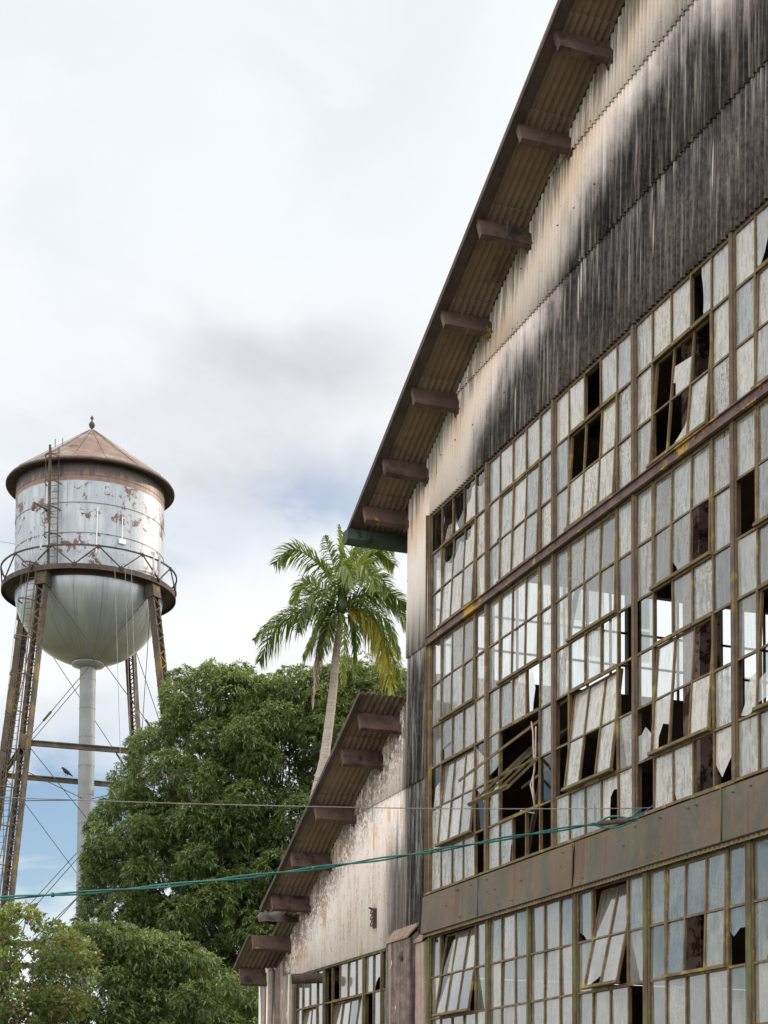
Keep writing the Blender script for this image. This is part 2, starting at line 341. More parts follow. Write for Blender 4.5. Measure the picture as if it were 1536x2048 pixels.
MT['roofrust'] = mottled('rusted_tank_roof', (.13, .08, .058), (.185, .12, .09), (.23, .20, .185), sc=2.2, cthr=(.50, .66), csc=.9, rough=.7)
MT['towersteel'] = mottled('rusted_tower_steel', (.05, .044, .034), (.09, .07, .052), (.155, .11, .05), sc=2.2, cthr=(.52, .66), csc=.7)
MT['towerdark'] = mottled('dark_tower_steel', (.045, .035, .032), (.085, .062, .05), sc=3)
MT['riser'] = mottled('grey_riser_paint', (.175, .19, .20), (.225, .235, .24), (.16, .10, .08), sc=1.2, cthr=(.70, .74), csc=2.6, rough=.5)
MT['drum'] = tank_material('drum'); MT['bowl'] = tank_material('bowl')
MT['panel'] = mottled('pale_antenna_plastic', (.62, .63, .62), (.70, .70, .69), sc=2, bs=.02)
MT['antenna'] = mottled('grey_antenna_metal', (.30, .33, .36), (.42, .45, .48), sc=2, bs=.02, rough=.5)
MT['leaf'] = leaf_material('mango_leaf', (.033, .056, .017), (.090, .130, .036), (.205, .245, .080), (.30, .32, .05), .985, trans=.30, rough=.46)
MT['leaf2'] = leaf_material('light_tree_leaf', (.05, .085, .025), (.11, .155, .04), (.25, .28, .06), (.26, .10, .05), .90)
MT['palm'] = leaf_material('palm_leaflet', (.04, .075, .02), (.10, .15, .03), (.24, .28, .05), (.36, .32, .04), .92, trans=.42, rough=.35)
MT['palmy'] = leaf_material('yellowing_palm_leaflet', (.22, .24, .03), (.38, .36, .04), (.46, .40, .05), (.30, .20, .05), .8, trans=.5)
MT['palmdead'] = leaf_material('dry_palm_leaflet', (.20, .14, .10), (.30, .22, .17), (.38, .30, .25), (.18, .12, .09), .9, trans=.2)
MT['palmtrunk'] = mottled('ringed_palm_bark', (.22, .19, .16), (.36, .32, .28), (.14, .11, .09), sc=3, stretch=(.6, .6, 9), csc=2)
MT['bark'] = mottled('brown_bark', (.075, .055, .04), (.12, .095, .07), sc=3, stretch=(3, 3, .6))
MT['cable'] = mottled('green_cable_sheath', (.015, .10, .085), (.03, .16, .135), (.05, .07, .09), sc=1.4, cthr=(.62, .7), csc=.8, bs=.05, rough=.5, stretch=(.5, 1, 1))
MT['wire'] = mottled('grey_wire', (.16, .15, .15), (.26, .25, .24), sc=2, bs=.02)
MT['bluewire'] = mottled('blue_wire', (.02, .05, .18), (.03, .07, .24), sc=2, bs=.02)
MT['bird'] = mottled('dark_feathers', (.018, .016, .017), (.035, .03, .032), sc=20, bs=.05)
MT['ground'] = mottled('dry_grass_and_earth', (.09, .10, .045), (.16, .14, .085), (.22, .19, .14), sc=.35, cthr=(.5, .7), csc=.08)

# ------------------------------------------------------------------ mesh helpers
class MB:
    def __init__(s): s.v = []; s.f = []; s.m = []; s.c = []
    def add(s, vs, fs, m=0, col=None):
        o = len(s.v); s.v += [tuple(p) for p in vs]
        s.f += [tuple(i+o for i in f) for f in fs]; s.m += [m]*len(fs)
        s.c += [col or (.5, .5, .5)]*len(vs)
    def box(s, a, b, m=0):
        x0, y0, z0 = a; x1, y1, z1 = b
        s.add([(x0, y0, z0), (x1, y0, z0), (x1, y1, z0), (x0, y1, z0), (x0, y0, z1), (x1, y0, z1), (x1, y1, z1), (x0, y1, z1)],
              [(0, 3, 2, 1), (4, 5, 6, 7), (0, 1, 5, 4), (1, 2, 6, 5), (2, 3, 7, 6), (3, 0, 4, 7)], m)
    def bar(s, a, b, w, h, side=None, m=0):
        a = Vector(a); b = Vector(b); d = (b-a).normalized()
        if side is None: side = Vector((0, 0, 1)) if abs(d.z) < .9 else Vector((1, 0, 0))
        side = Vector(side); u = (side - d*side.dot(d)).normalized(); v = d.cross(u)
        P = []
        for p in (a, b):
            for i, j in ((-1, -1), (1, -1), (1, 1), (-1, 1)): P.append(p+u*(i*w/2)+v*(j*h/2))
        s.add(P, [(0, 3, 2, 1), (4, 5, 6, 7), (0, 1, 5, 4), (1, 2, 6, 5), (2, 3, 7, 6), (3, 0, 4, 7)], m)
    def tube(s, pts, r, n=8, m=0, cap=True, col=None):
        pts = [Vector(p) for p in pts]; rs = r if isinstance(r, (list, tuple)) else [r]*len(pts)
        P = []; ref = None
        for i, p in enumerate(pts):
            d = (pts[min(i+1, len(pts)-1)]-pts[max(i-1, 0)]).normalized()
            if ref is None: ref = Vector((0, 0, 1)) if abs(d.z) < .9 else Vector((1, 0, 0))
            u = (ref-d*ref.dot(d)).normalized(); v = d.cross(u); ref = u
            for k in range(n):
                a = math.tau*k/n; P.append(p+(u*math.cos(a)+v*math.sin(a))*rs[i])
        F = []
        for i in range(len(pts)-1):
            for k in range(n): F.append((i*n+k, i*n+(k+1) % n, (i+1)*n+(k+1) % n, (i+1)*n+k))
        if cap: F.append(tuple(range(n-1, -1, -1))); F.append(tuple((len(pts)-1)*n+k for k in range(n)))
        s.add(P, F, m, col)
    def lathe(s, prof, c, n=64, m=0, close=False):
        c = Vector(c); P = []
        for r, z in prof:
            for k in range(n):
                a = math.tau*k/n; P.append((c.x+r*math.cos(a), c.y+r*math.sin(a), z))
        F = []; L = len(prof)
        for i in range(L-1 if not close else L):
            j = (i+1) % L
            for k in range(n): F.append((i*n+k, i*n+(k+1) % n, j*n+(k+1) % n, j*n+k))
        s.add(P, F, m)
    def build(s, name, mats, parent=None, smooth=False, org=(0, 0, 0)):
        me = bpy.data.meshes.new(name)
        v = np.array(s.v, dtype=np.float64)-np.array(org)
        me.from_pydata(v.tolist(), [], s.f)
        for m in (mats if isinstance(mats, (list, tuple)) else [mats]): me.materials.append(MT[m])
        me.polygons.foreach_set('material_index', s.m)
        if smooth: me.polygons.foreach_set('use_smooth', [True]*len(s.f))
        ca = me.color_attributes.new('var', 'FLOAT_COLOR', 'POINT')
        ca.data.foreach_set('color', np.c_[np.array(s.c), np.ones(len(s.v))].ravel())
        me.update()
        o = bpy.data.objects.new(name, me); COL.objects.link(o)
        if parent is not None: o.parent = parent
        else: o.location = org
        return o
def thing(name, label, cat, loc=(0, 0, 0), group=None):
    o = bpy.data.objects.new(name, None); COL.objects.link(o); o.location = loc; o.empty_display_size = .3
    o['label'] = label; o['category'] = cat
    if group: o['group'] = group
    return o
def tag(o, label, cat, group=None):
    o['label'] = label; o['category'] = cat
    if group: o['group'] = group
    return o
def jit(a): return rnd.uniform(-a, a)

# ------------------------------------------------------------------ ground
g = MB()
N = 24; ext = 3000
gv = [(x, y, 0) for y in np.linspace(-ext, ext, N) for x in np.linspace(-ext, ext, N)]
g.add(gv, [(j*N+i, j*N+i+1, (j+1)*N+i+1, (j+1)*N+i) for j in range(N-1) for i in range(N-1)])
gr_ = g.build('ground', 'ground'); gr_['kind'] = 'structure'

# ------------------------------------------------------------------ factory building
FB = thing('factory_building', 'derelict factory hall with stained corrugated gable, broken grid windows and lower side wing', 'building')
SL = .495                                   # roof slope
XL, RX, XR = -.76, 10.2, 21.16              # hall left wall, ridge, right wall
def zU(x): return 10.03+SL*(x if x < RX else 2*RX-x)     # underside of hall roof
def zA(x): return 7.535+SL*x                              # underside of wing roof
XA = -6.95
HB = 30.0                                   # depth of the building
PW, PH = .33842, .508                       # pane
BW = 5*PW
RT_Z, RB_Z, SB_Z, G_Z = 7.730, 7.619, 4.554, 9.2464
PITCHC, AMP = .0735, .0185

def band(mb, x0, x1, zlo, zhi, lap=.016, toward=0.0, ragged=0.0):
    n = int(round((x1-x0)/PITCHC*8)); P = []; F = []; idx = []
    for i in range(n+1):
        x = x0+(x1-x0)*i/n; zt = zhi(x) if callable(zhi) else zhi
        zl = zlo(x) if callable(zlo) else zlo
        if ragged: zl += ragged*(.5*math.sin(x*3.1)+.5*math.sin(x*7.7+1))
        y = AMP*math.cos(math.tau*x/PITCHC)
        if zt-zl < .01: idx.append(None); continue
        k = len(P)
        P.append((x, -.015-toward+y-lap-.004, zl)); P.append((x, -.015-toward+y, zt)); P.append((x, -.015-toward+y-lap+.006, zl)); idx.append(k)
    for a, b in zip(idx, idx[1:]):
        if a is None or b is None: continue
        F.append((a, b, b+1, a+1)); F.append((a, a+2, b+2, b))
    mb.add(P, F)

cl_mb = MB()
for zlo, zhi in ((G_Z, 10.40), (10.40, 11.66), (11.66, 12.92), (12.92, 14.18), (14.18, 15.2)):
    band(cl_mb, 0.0, XR, zlo, (lambda x, h=zhi: min(h+.05, zU(x)+.01)), lap=.02)
band(cl_mb, XL, 0.0, 7.66, (lambda x: zU(x)+.01), lap=.02)
band(cl_mb, XL, -.015, 6.01, 7.71, lap=.02)
band(cl_mb, XL, -.015, 4.12, 6.06, lap=.02)
clad = cl_mb.build('wall_cladding', 'clad', FB, smooth=True)
clad['label'] = 'corrugated gable cladding with black weather stains'
a_mb = MB()
band(a_mb, -5.60, XL, 6.01, (lambda x: zA(x)+.01), lap=.02)
band(a_mb, -5.60, XL, 4.06, (lambda x: min(6.06, zA(x)+.01)), lap=.02, toward=.004)
band(a_mb, -5.92, -5.60, 4.14, (lambda x: zA(x)+.01), lap=.012, toward=-.012)
aw = a_mb.build('wall_cladding', 'clad', FB, smooth=True)
aw['label'] = 'corrugated cladding of the side wing with peeling cream paint'
# fixings
bo = MB()
def bolt(x, z, y=-.04, r=.011):
    P = [(x+r*math.cos(a), y+.012, z+r*math.sin(a)) for a in [k*math.tau/6 for k in range(6)]]+[(x, y-.008, z)]
    bo.add(P, [(k, (k+1) % 6, 6) for k in range(6)])
for zz in (10.46, 11.72, 9.36, 9.85, 11.05, 12.3, 12.98):
    x = -.6
    while x < 12:
        x += rnd.choice((.44, .44, .37, .51))
        if zz < zU(x)-.1 and not (zz < 9.5 and x < 0): bolt(x+jit(.01), zz+jit(.02))
for zz in (6.07, 5.25, 4.66, 4.2, 6.5):
    x = -5.6
    while x < -.2:
        x += rnd.choice((.37, .44, .29))
        if zz < zA(x)-.1 or x > XL: bolt(x+jit(.02), zz+jit(.04))
bo.build('cladding_fixings', 'pipe', FB)

# roofs : corrugated sheets on the overhang, plain sheet further in
def roof(zf, x0, x1, y0, segs, name, label, x_end_cut=None):
    mb = MB(); pit = .076
    for (a, b) in segs:
        y1 = .55; yy0 = y0+jit(.025)
        n = int(round((y1-yy0)/pit*8)); P = []; F = []
        for i in range(n+1):
            y = yy0+(y1-yy0)*i/n; w = .011*math.cos(math.tau*y/pit)
            for x, lift in ((a, .024), (b, 0.0)):
                zz = zf(x)+.012+w+lift
                P.append((x, y, zz)); P.append((x, y, zz+.008))
        for i in range(n):
            o = i*4
            F += [(o, o+4, o+6, o+2), (o+1, o+3, o+7, o+5), (o, o+1, o+5, o+4), (o+2, o+6, o+7, o+3)]
        F += [(0, 2, 3, 1), (n*4, n*4+1, n*4+3, n*4+2)]
        mb.add(P, F)
    lo, hi_ = min(s_[0] for s_ in segs), max(s_[1] for s_ in segs)
    def slab(u0, u1):
        P = []
        for x in (u0, u1):
            for y in (.55, HB): P += [(x, y, zf(x)+.012), (x, y, zf(x)+.04)]
        mb.add(P, [(0, 2, 6, 4), (1, 5, 7, 3), (0, 4, 5, 1), (2, 3, 7, 6), (0, 1, 3, 2), (4, 6, 7, 5)])
    if lo < RX < hi_: slab(lo, RX); slab(RX, hi_)
    else: slab(lo, hi_)
    o = mb.build(name, 'soffit', FB, smooth=False); o['label'] = label
    return o
pur_u = [-.755, -.064, .891, 1.851, 2.878, 3.841, 4.70, 5.62, 6.6, 7.6, 8.6, 9.6]
seg = [(-1.30, -.70)]
pts_ = pur_u[1:]
prev = -.70
for p_ in (.93, 1.9, 2.93, 3.88, 4.76, 5.7, 7.6, 9.2, RX): seg.append((prev-.04, p_)); prev = p_
roof(zU, -1.3, RX, -.645, seg+[(RX, XR+.5)], 'roof', 'high corrugated roof with deep rake overhang')
roof(zA, -5.2, XL-.01, -.645, [(-5.16, -4.60), (-4.64, -3.62), (-3.66, -2.62), (-2.66, -1.52), (-1.56, XL-.005)], 'roof', 'low corrugated roof of the side wing')
# torn lower end of the wing roof
low = MB(); pit = .076
for (a, b, y0) in ((-6.62, -5.78, -.645), (-5.80, -5.14, -.30)):
    n = int((.5-y0)/pit*8); P = []; F = []
    for i in range(n+1):
        y = y0+(.5-y0)*i/n; w = .011*math.cos(math.tau*y/pit); tear = .05*math.sin(y*9)+.03*math.sin(y*23) if y0 > -.5 else 0
        for x, lf in ((a, .02), (b+tear, .0)):
            P += [(x, y, zA(x)+.01+w+lf), (x, y, zA(x)+.018+w+lf)]
    for i in range(n):
        o = i*4; F += [(o, o+4, o+6, o+2), (o+1, o+3, o+7, o+5), (o, o+1, o+5, o+4), (o+2, o+6, o+7, o+3)]
    low.add(P, F)
P = []
for x in (-6.62, -5.14):
    for y in (.5, HB): P += [(x, y, zA(x)+.012), (x, y, zA(x)+.04)]
low.add(P, [(0, 2, 6, 4), (1, 5, 7, 3), (0, 4, 5, 1), (2, 3, 7, 6), (0, 1, 3, 2), (4, 6, 7, 5)])
lo_ = low.build('roof', ['soffit'], FB); lo_['label'] = 'torn lower end of the wing roof'
# lump of mortar and broken sheet lying in the tear
lp = MB(); P = []; F = []
for i in range(9):
    for k in range(10):
        a = math.pi*k/9; r = (.15+.05*math.sin(i*1.9)+.03*math.sin(k*2.3+i))*(math.sin(math.pi*(i+.6)/9.2)**.5)
        y = -.60+.085*i
        P.append((-5.55+r*1.5*math.cos(a)+.02*i, y, zA(-5.55)+.05+r*1.25*math.sin(a)+.02))
for i in range(8):
    for k in range(9): F.append((i*10+k, (i+1)*10+k, (i+1)*10+k+1, i*10+k+1))
lp.add(P, F); lpo = lp.build('ridge_tile', 'darkroof', FB, smooth=True); lpo['label'] = 'lump of broken ridge tile'

# rake trim strips
tr_ = MB()
def rake_strip(zf, x0, x1, y0, y1, dz, th, n=10, mb=None):
    P = []; F = []
    for i in range(n+1):
        x = x0+(x1-x0)*i/n
        for y, z in ((y0, zf(x)+dz), (y1, zf(x)+dz), (y1, zf(x)+dz+th), (y0, zf(x)+dz+th)): P.append((x, y+jit(.003), z))
    for i in range(n):
        o = i*4
        for k in range(4): F.append((o+k, o+4+k, o+4+(k+1) % 4, o+(k+1) % 4))
    F += [(0, 1, 2, 3), (n*4+3, n*4+2, n*4+1, n*4)]
    mb.add(P, F)
rake_strip(zU, -1.31, RX, -.655, -.54, -.012, .012, mb=tr_)
rake_strip(zU, -1.31, RX, -.662, -.655, -.016, .075, mb=tr_)
tr_.build('rake_trim', 'darkroof', FB)
tr2 = MB(); rake_strip(zA, -5.17, XL, -.655, -.60, -.01, .01, mb=tr2); rake_strip(zA, -5.17, XL, -.662, -.655, -.012, .06, mb=tr2)
rake_strip(zA, -6.64, -5.78, -.662, -.652, -.012, .055, mb=tr2); tr2.build('rake_trim', 'darkroof', FB)

# purlins sticking out of the gable : channels perpendicular to the roof
sn, cs = SL/math.hypot(1, SL), 1/math.hypot(1, SL)
def purlin(x, zb, h=.235, y0=-.61, y1=.35, w=.07, mt='purlin'):
    mb = MB(); ta = jit(.03); y0 += jit(.018); zb += jit(.008); nx, nz = -math.sin(math.atan(SL)+ta), math.cos(math.atan(SL)+ta); tx, tz = nz, -nx
    def pt(a, b, y): return (x+tx*a+nx*b, y, zb+tz*a+nz*b)
    # web on the upslope side, two flanges, and an end plate
    for (a0, a1, b0, b1) in ((-.014, 0, 0, h), (-w, -.014, 0, .014), (-w, -.014, h-.014, h)):
        P = [pt(a, b, y) for y in (y0, y1) for a, b in ((a0, b0), (a1, b0), (a1, b1), (a0, b1))]
        mb.add(P, [(0, 1, 2, 3), (4, 7, 6, 5), (0, 4, 5, 1), (1, 5, 6, 2), (2, 6, 7, 3), (3, 7, 4, 0)])
    P = [pt(a, b, y) for y in (y0+.004, y0+.012) for a, b in ((-w, .014), (-.014, .014), (-.014, h-.014), (-w, h-.014))]
    mb.add(P, [(0, 1, 2, 3), (4, 7, 6, 5), (0, 4, 5, 1), (1, 5, 6, 2), (2, 6, 7, 3), (3, 7, 4, 0)])
    P = [pt(a, b, y) for y in (y0+.40, y0+.412) for a, b in ((-.02, -.006), (.006, -.006), (.006, h+.0), (-.02, h+.0))]
    mb.add(P, [(0, 1, 2, 3), (4, 7, 6, 5), (0, 4, 5, 1), (1, 5, 6, 2), (2, 6, 7, 3), (3, 7, 4, 0)])
    # clip angle where it meets the wall
    P = [pt(a, b, y) for y in (-.05, -.02) for a, b in ((-.1, -.03), (.03, -.03), (.03, h), (-.1, h))]
    mb.add(P, [(0, 1, 2, 3), (4, 7, 6, 5), (0, 4, 5, 1), (1, 5, 6, 2), (2, 6, 7, 3), (3, 7, 4, 0)])
    return mb.build('purlin', mt, FB)
for i, x in enumerate(pur_u):
    purlin(x, 9.757+SL*x, h=.252, y0=-.60 if i else -.61, mt='purlin_y' if i in (0, 2, 3, 5) else 'purlin')
for i, x in enumerate((-.965, -1.60, -2.666, -3.679, -4.658)):
    purlin(x, 7.258+SL*x, h=.245, y0=-.60+jit(.02), mt='purlin')
p = purlin(-5.637, 7.262-SL*5.637, h=.235, y0=-.62, mt='purlin_y'); p['label'] = 'rusty roof purlin with a patch of yellow paint'
p = purlin(-6.45, 7.262-SL*6.45-.05, h=.28, y0=-.60, y1=-.16); p['label'] = 'lowest deep purlin at the corner of the wing'

# green gutter at the hall eave
gu = MB()
prof = [(-1.17, 9.40), (-1.18, 9.27), (-1.24, 9.235), (-1.33, 9.235), (-1.37, 9.27), (-1.375, 9.41), (-1.365, 9.41), (-1.36, 9.28), (-1.325, 9.25), (-1.24, 9.25), (-1.19, 9.28), (-1.18, 9.40)]
n = len(prof); P = [(a, y, b) for y in (-.69, HB) for a, b in prof]
gu.add(P, [(k, (k+1) % n, n+(k+1) % n, n+k) for k in range(n)])
gu.add([(a, -.69, b) for a, b in prof[:6]], [(0, 1, 2, 3, 4, 5)])
for y in (-.3, .6, 1.8, 3.0): gu.box((-1.38, y, 9.40), (-1.16, y+.03, 9.412))
go = gu.build('gutter', 'gutter', FB); go['label'] = 'dark green eave gutter'

# bent wires hanging below the high purlins
hw = MB()
for (x, z) in ((4.05, 12.0), (2.1, 10.98), (.05, 9.95), (3.1, 11.45)):
    pts = [Vector((x, -.35, z))]
    for k in range(7): pts.append(pts[-1]+Vector((jit(.05)-.02, jit(.05), -.05-.03*abs(jit(1)))))
    hw.tube(pts, .006, 5)
hw.build('hanging_wire', 'towerdark', FB)

# ------------------------------------------------------------ windows
POLY_FULL = [(0, 0), (1, 0), (1, 1), (0, 1)]
def window(x0, ncol, ztop, nrow, vents, state, barm='bar', mull=.054, label=None, pw=PW, gmat='glass', ph=PH, mmat=None):
    """steel sash: bars, fixed panes, and tilting vents given as (row0, col0, ncols, nrows, tilt degrees)"""
    fr = MB(); gl = MB(); yF = .0; w = .0205
    vc = {}
    for vi, (r0, c0, nc, nr, tilt) in enumerate(vents):
        for r in range(r0, r0+nr):
            for c in range(c0, c0+nc): vc[(r, c)] = vi
    X = lambda c: x0+c*pw
    Z = lambda r: ztop-r*ph
    # heavy mullion on the left edge
    mm = 1 if mmat else 0
    fr.box((x0-mull/2, -.036, Z(nrow)), (x0+mull/2, -.022, Z(0)), mm); fr.box((x0-.008, -.022, Z(nrow)), (x0+.008, .05, Z(0)), mm)
    fr.box((x0-mull/2-.012, -.022, Z(nrow)), (x0-.008, -.006, Z(0))); fr.box((x0+.008, -.022, Z(nrow)), (x0+mull/2+.012, -.006, Z(0)))
    # fixed bars, cut by the vents
    for c in range(1, ncol):
        for r in range(nrow):
            if vc.get((r, c-1)) is not None and vc.get((r, c-1)) == vc.get((r, c)): continue
            e = (vc.get((r, c-1)) is not None) != (vc.get((r, c)) is not None)
            ww = w*(1.45 if e else 1)
            fr.box((X(c)-ww/2, -.014-(.006 if e else 0), Z(r+1)), (X(c)+ww/2, -.004, Z(r))); fr.box((X(c)-.004, -.004, Z(r+1)), (X(c)+.004, .024, Z(r)))
    for r in range(0, nrow+1):
        for c in range(ncol):
            if r > 0 and r < nrow and vc.get((r-1, c)) is not None and vc.get((r-1, c)) == vc.get((r, c)): continue
            e = r in (0, nrow) or (vc.get((r-1, c)) is not None) != (vc.get((r, c)) is not None)
            ww = .021*(1.6 if e else 1)
            fr.box((X(c)+.01, -.0135-(.010 if e and 0 < r < nrow else 0), Z(r)-ww/2), (X(c+1)-.01, -.005, Z(r)+ww/2)); fr.box((X(c)+.01, -.005, Z(r)-.004), (X(c+1)-.01, .022, Z(r)+.004))
    def pane(mb, tf, r, c, gi, inset=.011):
        st = state.get((r, c))
        if st == 'M': return
        polys = [(POLY_FULL, 0, 0)]
        if isinstance(st, tuple) and st[0] == 'C':
            polys = [(POLY_FULL, 1, .003)]+[(q, 0, 0) for q in st[1:]]
        elif isinstance(st, list): polys = [(st, 0, 0)]
        base = (rnd.random(), (rnd.random()*.7 if nrow == 6 and r < 3 else .35+.65*rnd.random()), rnd.random()**1.5)
        if st == 'T': base = (rnd.random()*.3, 0.0, 0.1)
        if st == 'X': base = (.1, .05, .0); polys = [(POLY_FULL, 1, 0)]
        t1, t2 = jit(.004), jit(.004)      # old panes sit slightly out of plane and mirror differently
        for q, mi, back in polys:
            P = []
            for (u, v) in q:
                x = X(c)+inset+(pw-2*inset)*u; z = Z(r+1)+inset+(ph-2*inset)*v
                P.append(tf((x, yF+.002+back+t1*(u-.5)*2+t2*(v-.5)*2, z)))
            mb.add(P, [tuple(range(len(P)))], gi+mi, base)
    idt = lambda p: p
    for r in range(nrow):
        for c in range(ncol):
            if (r, c) not in vc: pane(gl, idt, r, c, 0)
    fo = fr.build('window', [barm]+([mmat] if mmat else []), FB)
    if label: fo['label'] = label
    if gl.v: gl.build('window_glass', [gmat, 'clean'], fo)
    for (r0, c0, nc, nr, tilt) in vents:
        vb = MB(); xa, xb = X(c0)+.016, X(c0+nc)-.016; za, zb = Z(r0+nr)+.012, Z(r0)-.012
        zp = (za+zb)/2; th = rad(tilt); sk = jit(.006)
        def tf(p):
            x, y, z = p; dz = z-zp
            return (x+sk*dz, y*math.cos(th)+dz*math.sin(th)-.012, zp+dz*math.cos(th)-y*math.sin(th))
        def tb(a, b):
            (x0_, y0_, z0_), (x1_, y1_, z1_) = a, b
            P = [(x0_, y0_, z0_), (x1_, y0_, z0_), (x1_, y1_, z0_), (x0_, y1_, z0_), (x0_, y0_, z1_), (x1_, y0_, z1_), (x1_, y1_, z1_), (x0_, y1_, z1_)]
            vb.add([tf(q) for q in P], [(0, 3, 2, 1), (4, 5, 6, 7), (0, 1, 5, 4), (1, 2, 6, 5), (2, 3, 7, 6), (3, 0, 4, 7)])
        tb((xa, -.012, za), (xa+.022, .012, zb)); tb((xb-.022, -.012, za), (xb, .012, zb))
        tb((xa+.022, -.011, zb-.02), (xb-.022, .011, zb)); tb((xa-.02, -.030, za-.012), (xb+.02, .012, za+.016))
        for k in range(1, nc): tb((X(c0+k)-.011, -.011, za+.016), (X(c0+k)+.011, .010, zb-.02))
        for k in range(1, nr): tb((xa+.022, -.010, Z(r0+k)-.009), (xb-.022, .009, Z(r0+k)+.009))
        for r in range(r0, r0+nr):
            for c in range(c0, c0+nc): pane(vb, tf, r, c, 1, .014)
        vb.build('vent_sash', [barm, gmat, 'clean'], fo)
    return fo

F_ = POLY_FULL
U = {b: {} for b in range(12)}; L = {b: {} for b in range(12)}
U[0] = {(0, 0): ('C', [(0, 0), (1, 0), (1, .07), (.6, .03), (0, .05)]),
        (0, 1): ('C', [(.05, 0), (1, 0), (1, .34), (.55, .38), (.35, .28), (.1, .05)], [(.02, .45), (.12, .6), (.06, .8)]),
        (0, 2): ('C', [(.12, .62), (.3, .25), (.42, .12), (.5, .0), (.1, .0)]),
        (0, 3): ('C', [(0, 0), (1, 0), (1, .82), (.62, .78), (.5, .55), (.2, .48), (.12, .2)]),
        (0, 4): ('C', [(0, 0), (1, 0), (1, .62), (.8, .56), (.7, .66), (.35, .62), (0, .72)], [(.8, .95), (1, 1), (1, .8)]),
        (1, 1): ('C', [(0, 0), (1, 0), (1, .62), (.7, .52), (.2, .56), (0, .75)]),
        (1, 2): ('C', [(0, 0), (1, 0), (1, .72), (.9, .68), (.5, .8), (.3, .6), (0, .45)]),
        (1, 3): ('C', [(0, 0), (1, 0), (1, 1), (.5, 1), (.42, .72), (.2, .66), (0, .7)])}
U[1] = {(1, 0): [(0, 0), (.62, 0), (.72, .07), (1, .12), (1, 1), (0, 1)]}
U[2] = {(0, 2): 'M', (1, 1): 'M', (1, 2): 'M'}
U[3] = {(0, 3): [(.55, .08), (1, 0), (1, 1), (.5, 1), (.48, .8), (.56, .55), (.58, .3)], (1, 1): 'M', (1, 2): [(.2, 0), (1, 0), (1, .55), (.02, .62), (.0, .3), (.15, .26)],
        (1, 3): 'M', (2, 1): 'M', (2, 2): [(.0, 0), (1, 0), (1, .48), (.85, .30), (.5, .16)]}
U[4] = {(0, 1): [(0, .1), (.12, .0), (.35, .2), (.62, .6), (.75, 1), (0, 1)], (1, 2): 'M'}
L[0] = {(2, 0): 'T', (2, 1): ('C', [(0, .3), (.3, .36), (1, .4), (1, 1), (0, 1)], [(.3, 0), (1, 0), (1, .3), (.25, .3)]), (3, 0): ('C', [(.2, 0), (1, 0), (1, .62), (.4, .5)]),
        (4, 4): ('C', [(.3, .9), (1, .35), (1, 1), (0, 1)]), (5, 4): 'M', (3, 4): ('C', [(0, 0), (1, 0), (1, .5), (.1, .9), (0, 1)]), (1, 3): 'T'}
L[1] = {(2, 3): [(.05, .55), (.3, .98), (.5, .8), (.62, .5), (.45, .2), (.4, .0), (.05, .02)], (3, 0): [(0, .12), (.7, .22), (.85, .3), (1, .3), (1, 1), (0, 1)],
        (3, 3): 'M', (4, 1): 'M', (4, 2): 'M', (4, 3): 'M', (3, 2): [(0, .3), (1, .6), (1, 1), (0, 1)],
        (4, 0): [(.2, 0), (1, 0), (1, .9), (.7, .95), (.1, .55)], (5, 1): [(0, 0), (.75, .02), (.85, .4), (1, .5), (1, 1), (0, 1)], (5, 2): 'M', (5, 3): 'M', (5, 4): 'M',
        (4, 4): 'X', (0, 3): 'T', (1, 2): 'T', (1, 3): 'T'}
L[2] = {(3, 0): 'M', (4, 0): 'M', (4, 2): 'M', (5, 3): [(0, 0), (.45, .0), (.5, .6), (.7, .72), (1, .7), (1, 1), (0, 1)], (3, 4): 'M', (2, 4): 'M', (2, 3): [(0, 0), (1, 0), (1, 1), (.2, .95), (0, .72)],
        (1, 2): 'T', (1, 3): 'T', (1, 4): 'T', (2, 1): 'T', (0, 3): 'T'}
L[3] = {(1, 3): 'M', (1, 2): [(.35, 0), (1, 0), (1, 1), (0, 1), (0, .28), (.2, .16)], (2, 1): 'M', (2, 0): 'X', (3, 3): 'M', (3, 4): 'M', (4, 0): [(0, 0), (1, .05), (1, .42), (.8, .46), (.5, .62), (.25, .5), (0, .5)],
        (4, 2): 'M', (4, 1): [(0, 0), (.38, 0), (.38, .28), (.6, .5), (1, .42), (1, 1), (0, 1)], (5, 0): 'M', (5, 3): 'M', (5, 4): [(.0, .42), (.32, .16), (1, .62), (1, 1), (0, 1)],
        (5, 2): [(.14, .0), (1, 0), (1, 1), (0, 1), (0, .2)], (3, 0): 'T', (3, 1): 'T', (2, 2): 'T', (3, 2): 'T', (1, 1): 'T'}
L[4] = {(1, 0): 'M', (3, 0): 'T', (4, 0): [(.5, 0), (1, .1), (1, .7), (.6, .62), (.45, .3), (.15, .05)], (3, 1): 'M', (4, 1): [(0, .1), (1, .2), (1, .7), (.0, .5)], (2, 1): 'T'}
for b in range(5, 11):
    for d_ in (U[b], L[b]):
        for r in range(6):
            for c in range(5):
                q = rnd.random()
                if q < .12: d_[(r, c)] = 'M'
                elif q < .2: d_[(r, c)] = 'T'
utilt = [3, 2, 3.5, 5, 2.5, 2, 4, 2, 6, 3, 2]
ltilt = [5.5, 46, 7, 4, 3, 8, 4, 5, 20, 4, 4]
for b in range(11):
    window(b*BW, 5, G_Z, 3, [(1, 1, 3, 2, utilt[b])], U[b], mmat='bardark', ph=(G_Z-RT_Z)/3)
    window(b*BW, 5, RB_Z, 6, [(0, 1, 3, 2, 1.0), (3, 1, 3, 2, ltilt[b])], L[b], mmat='bardark' if b in (2, 3, 4) else None, ph=(RB_Z-SB_Z-.012)/6,
           label='tall window bay with a vent swung wide open and bare' if b == 1 else None)
XE = 11*BW
rl = MB()
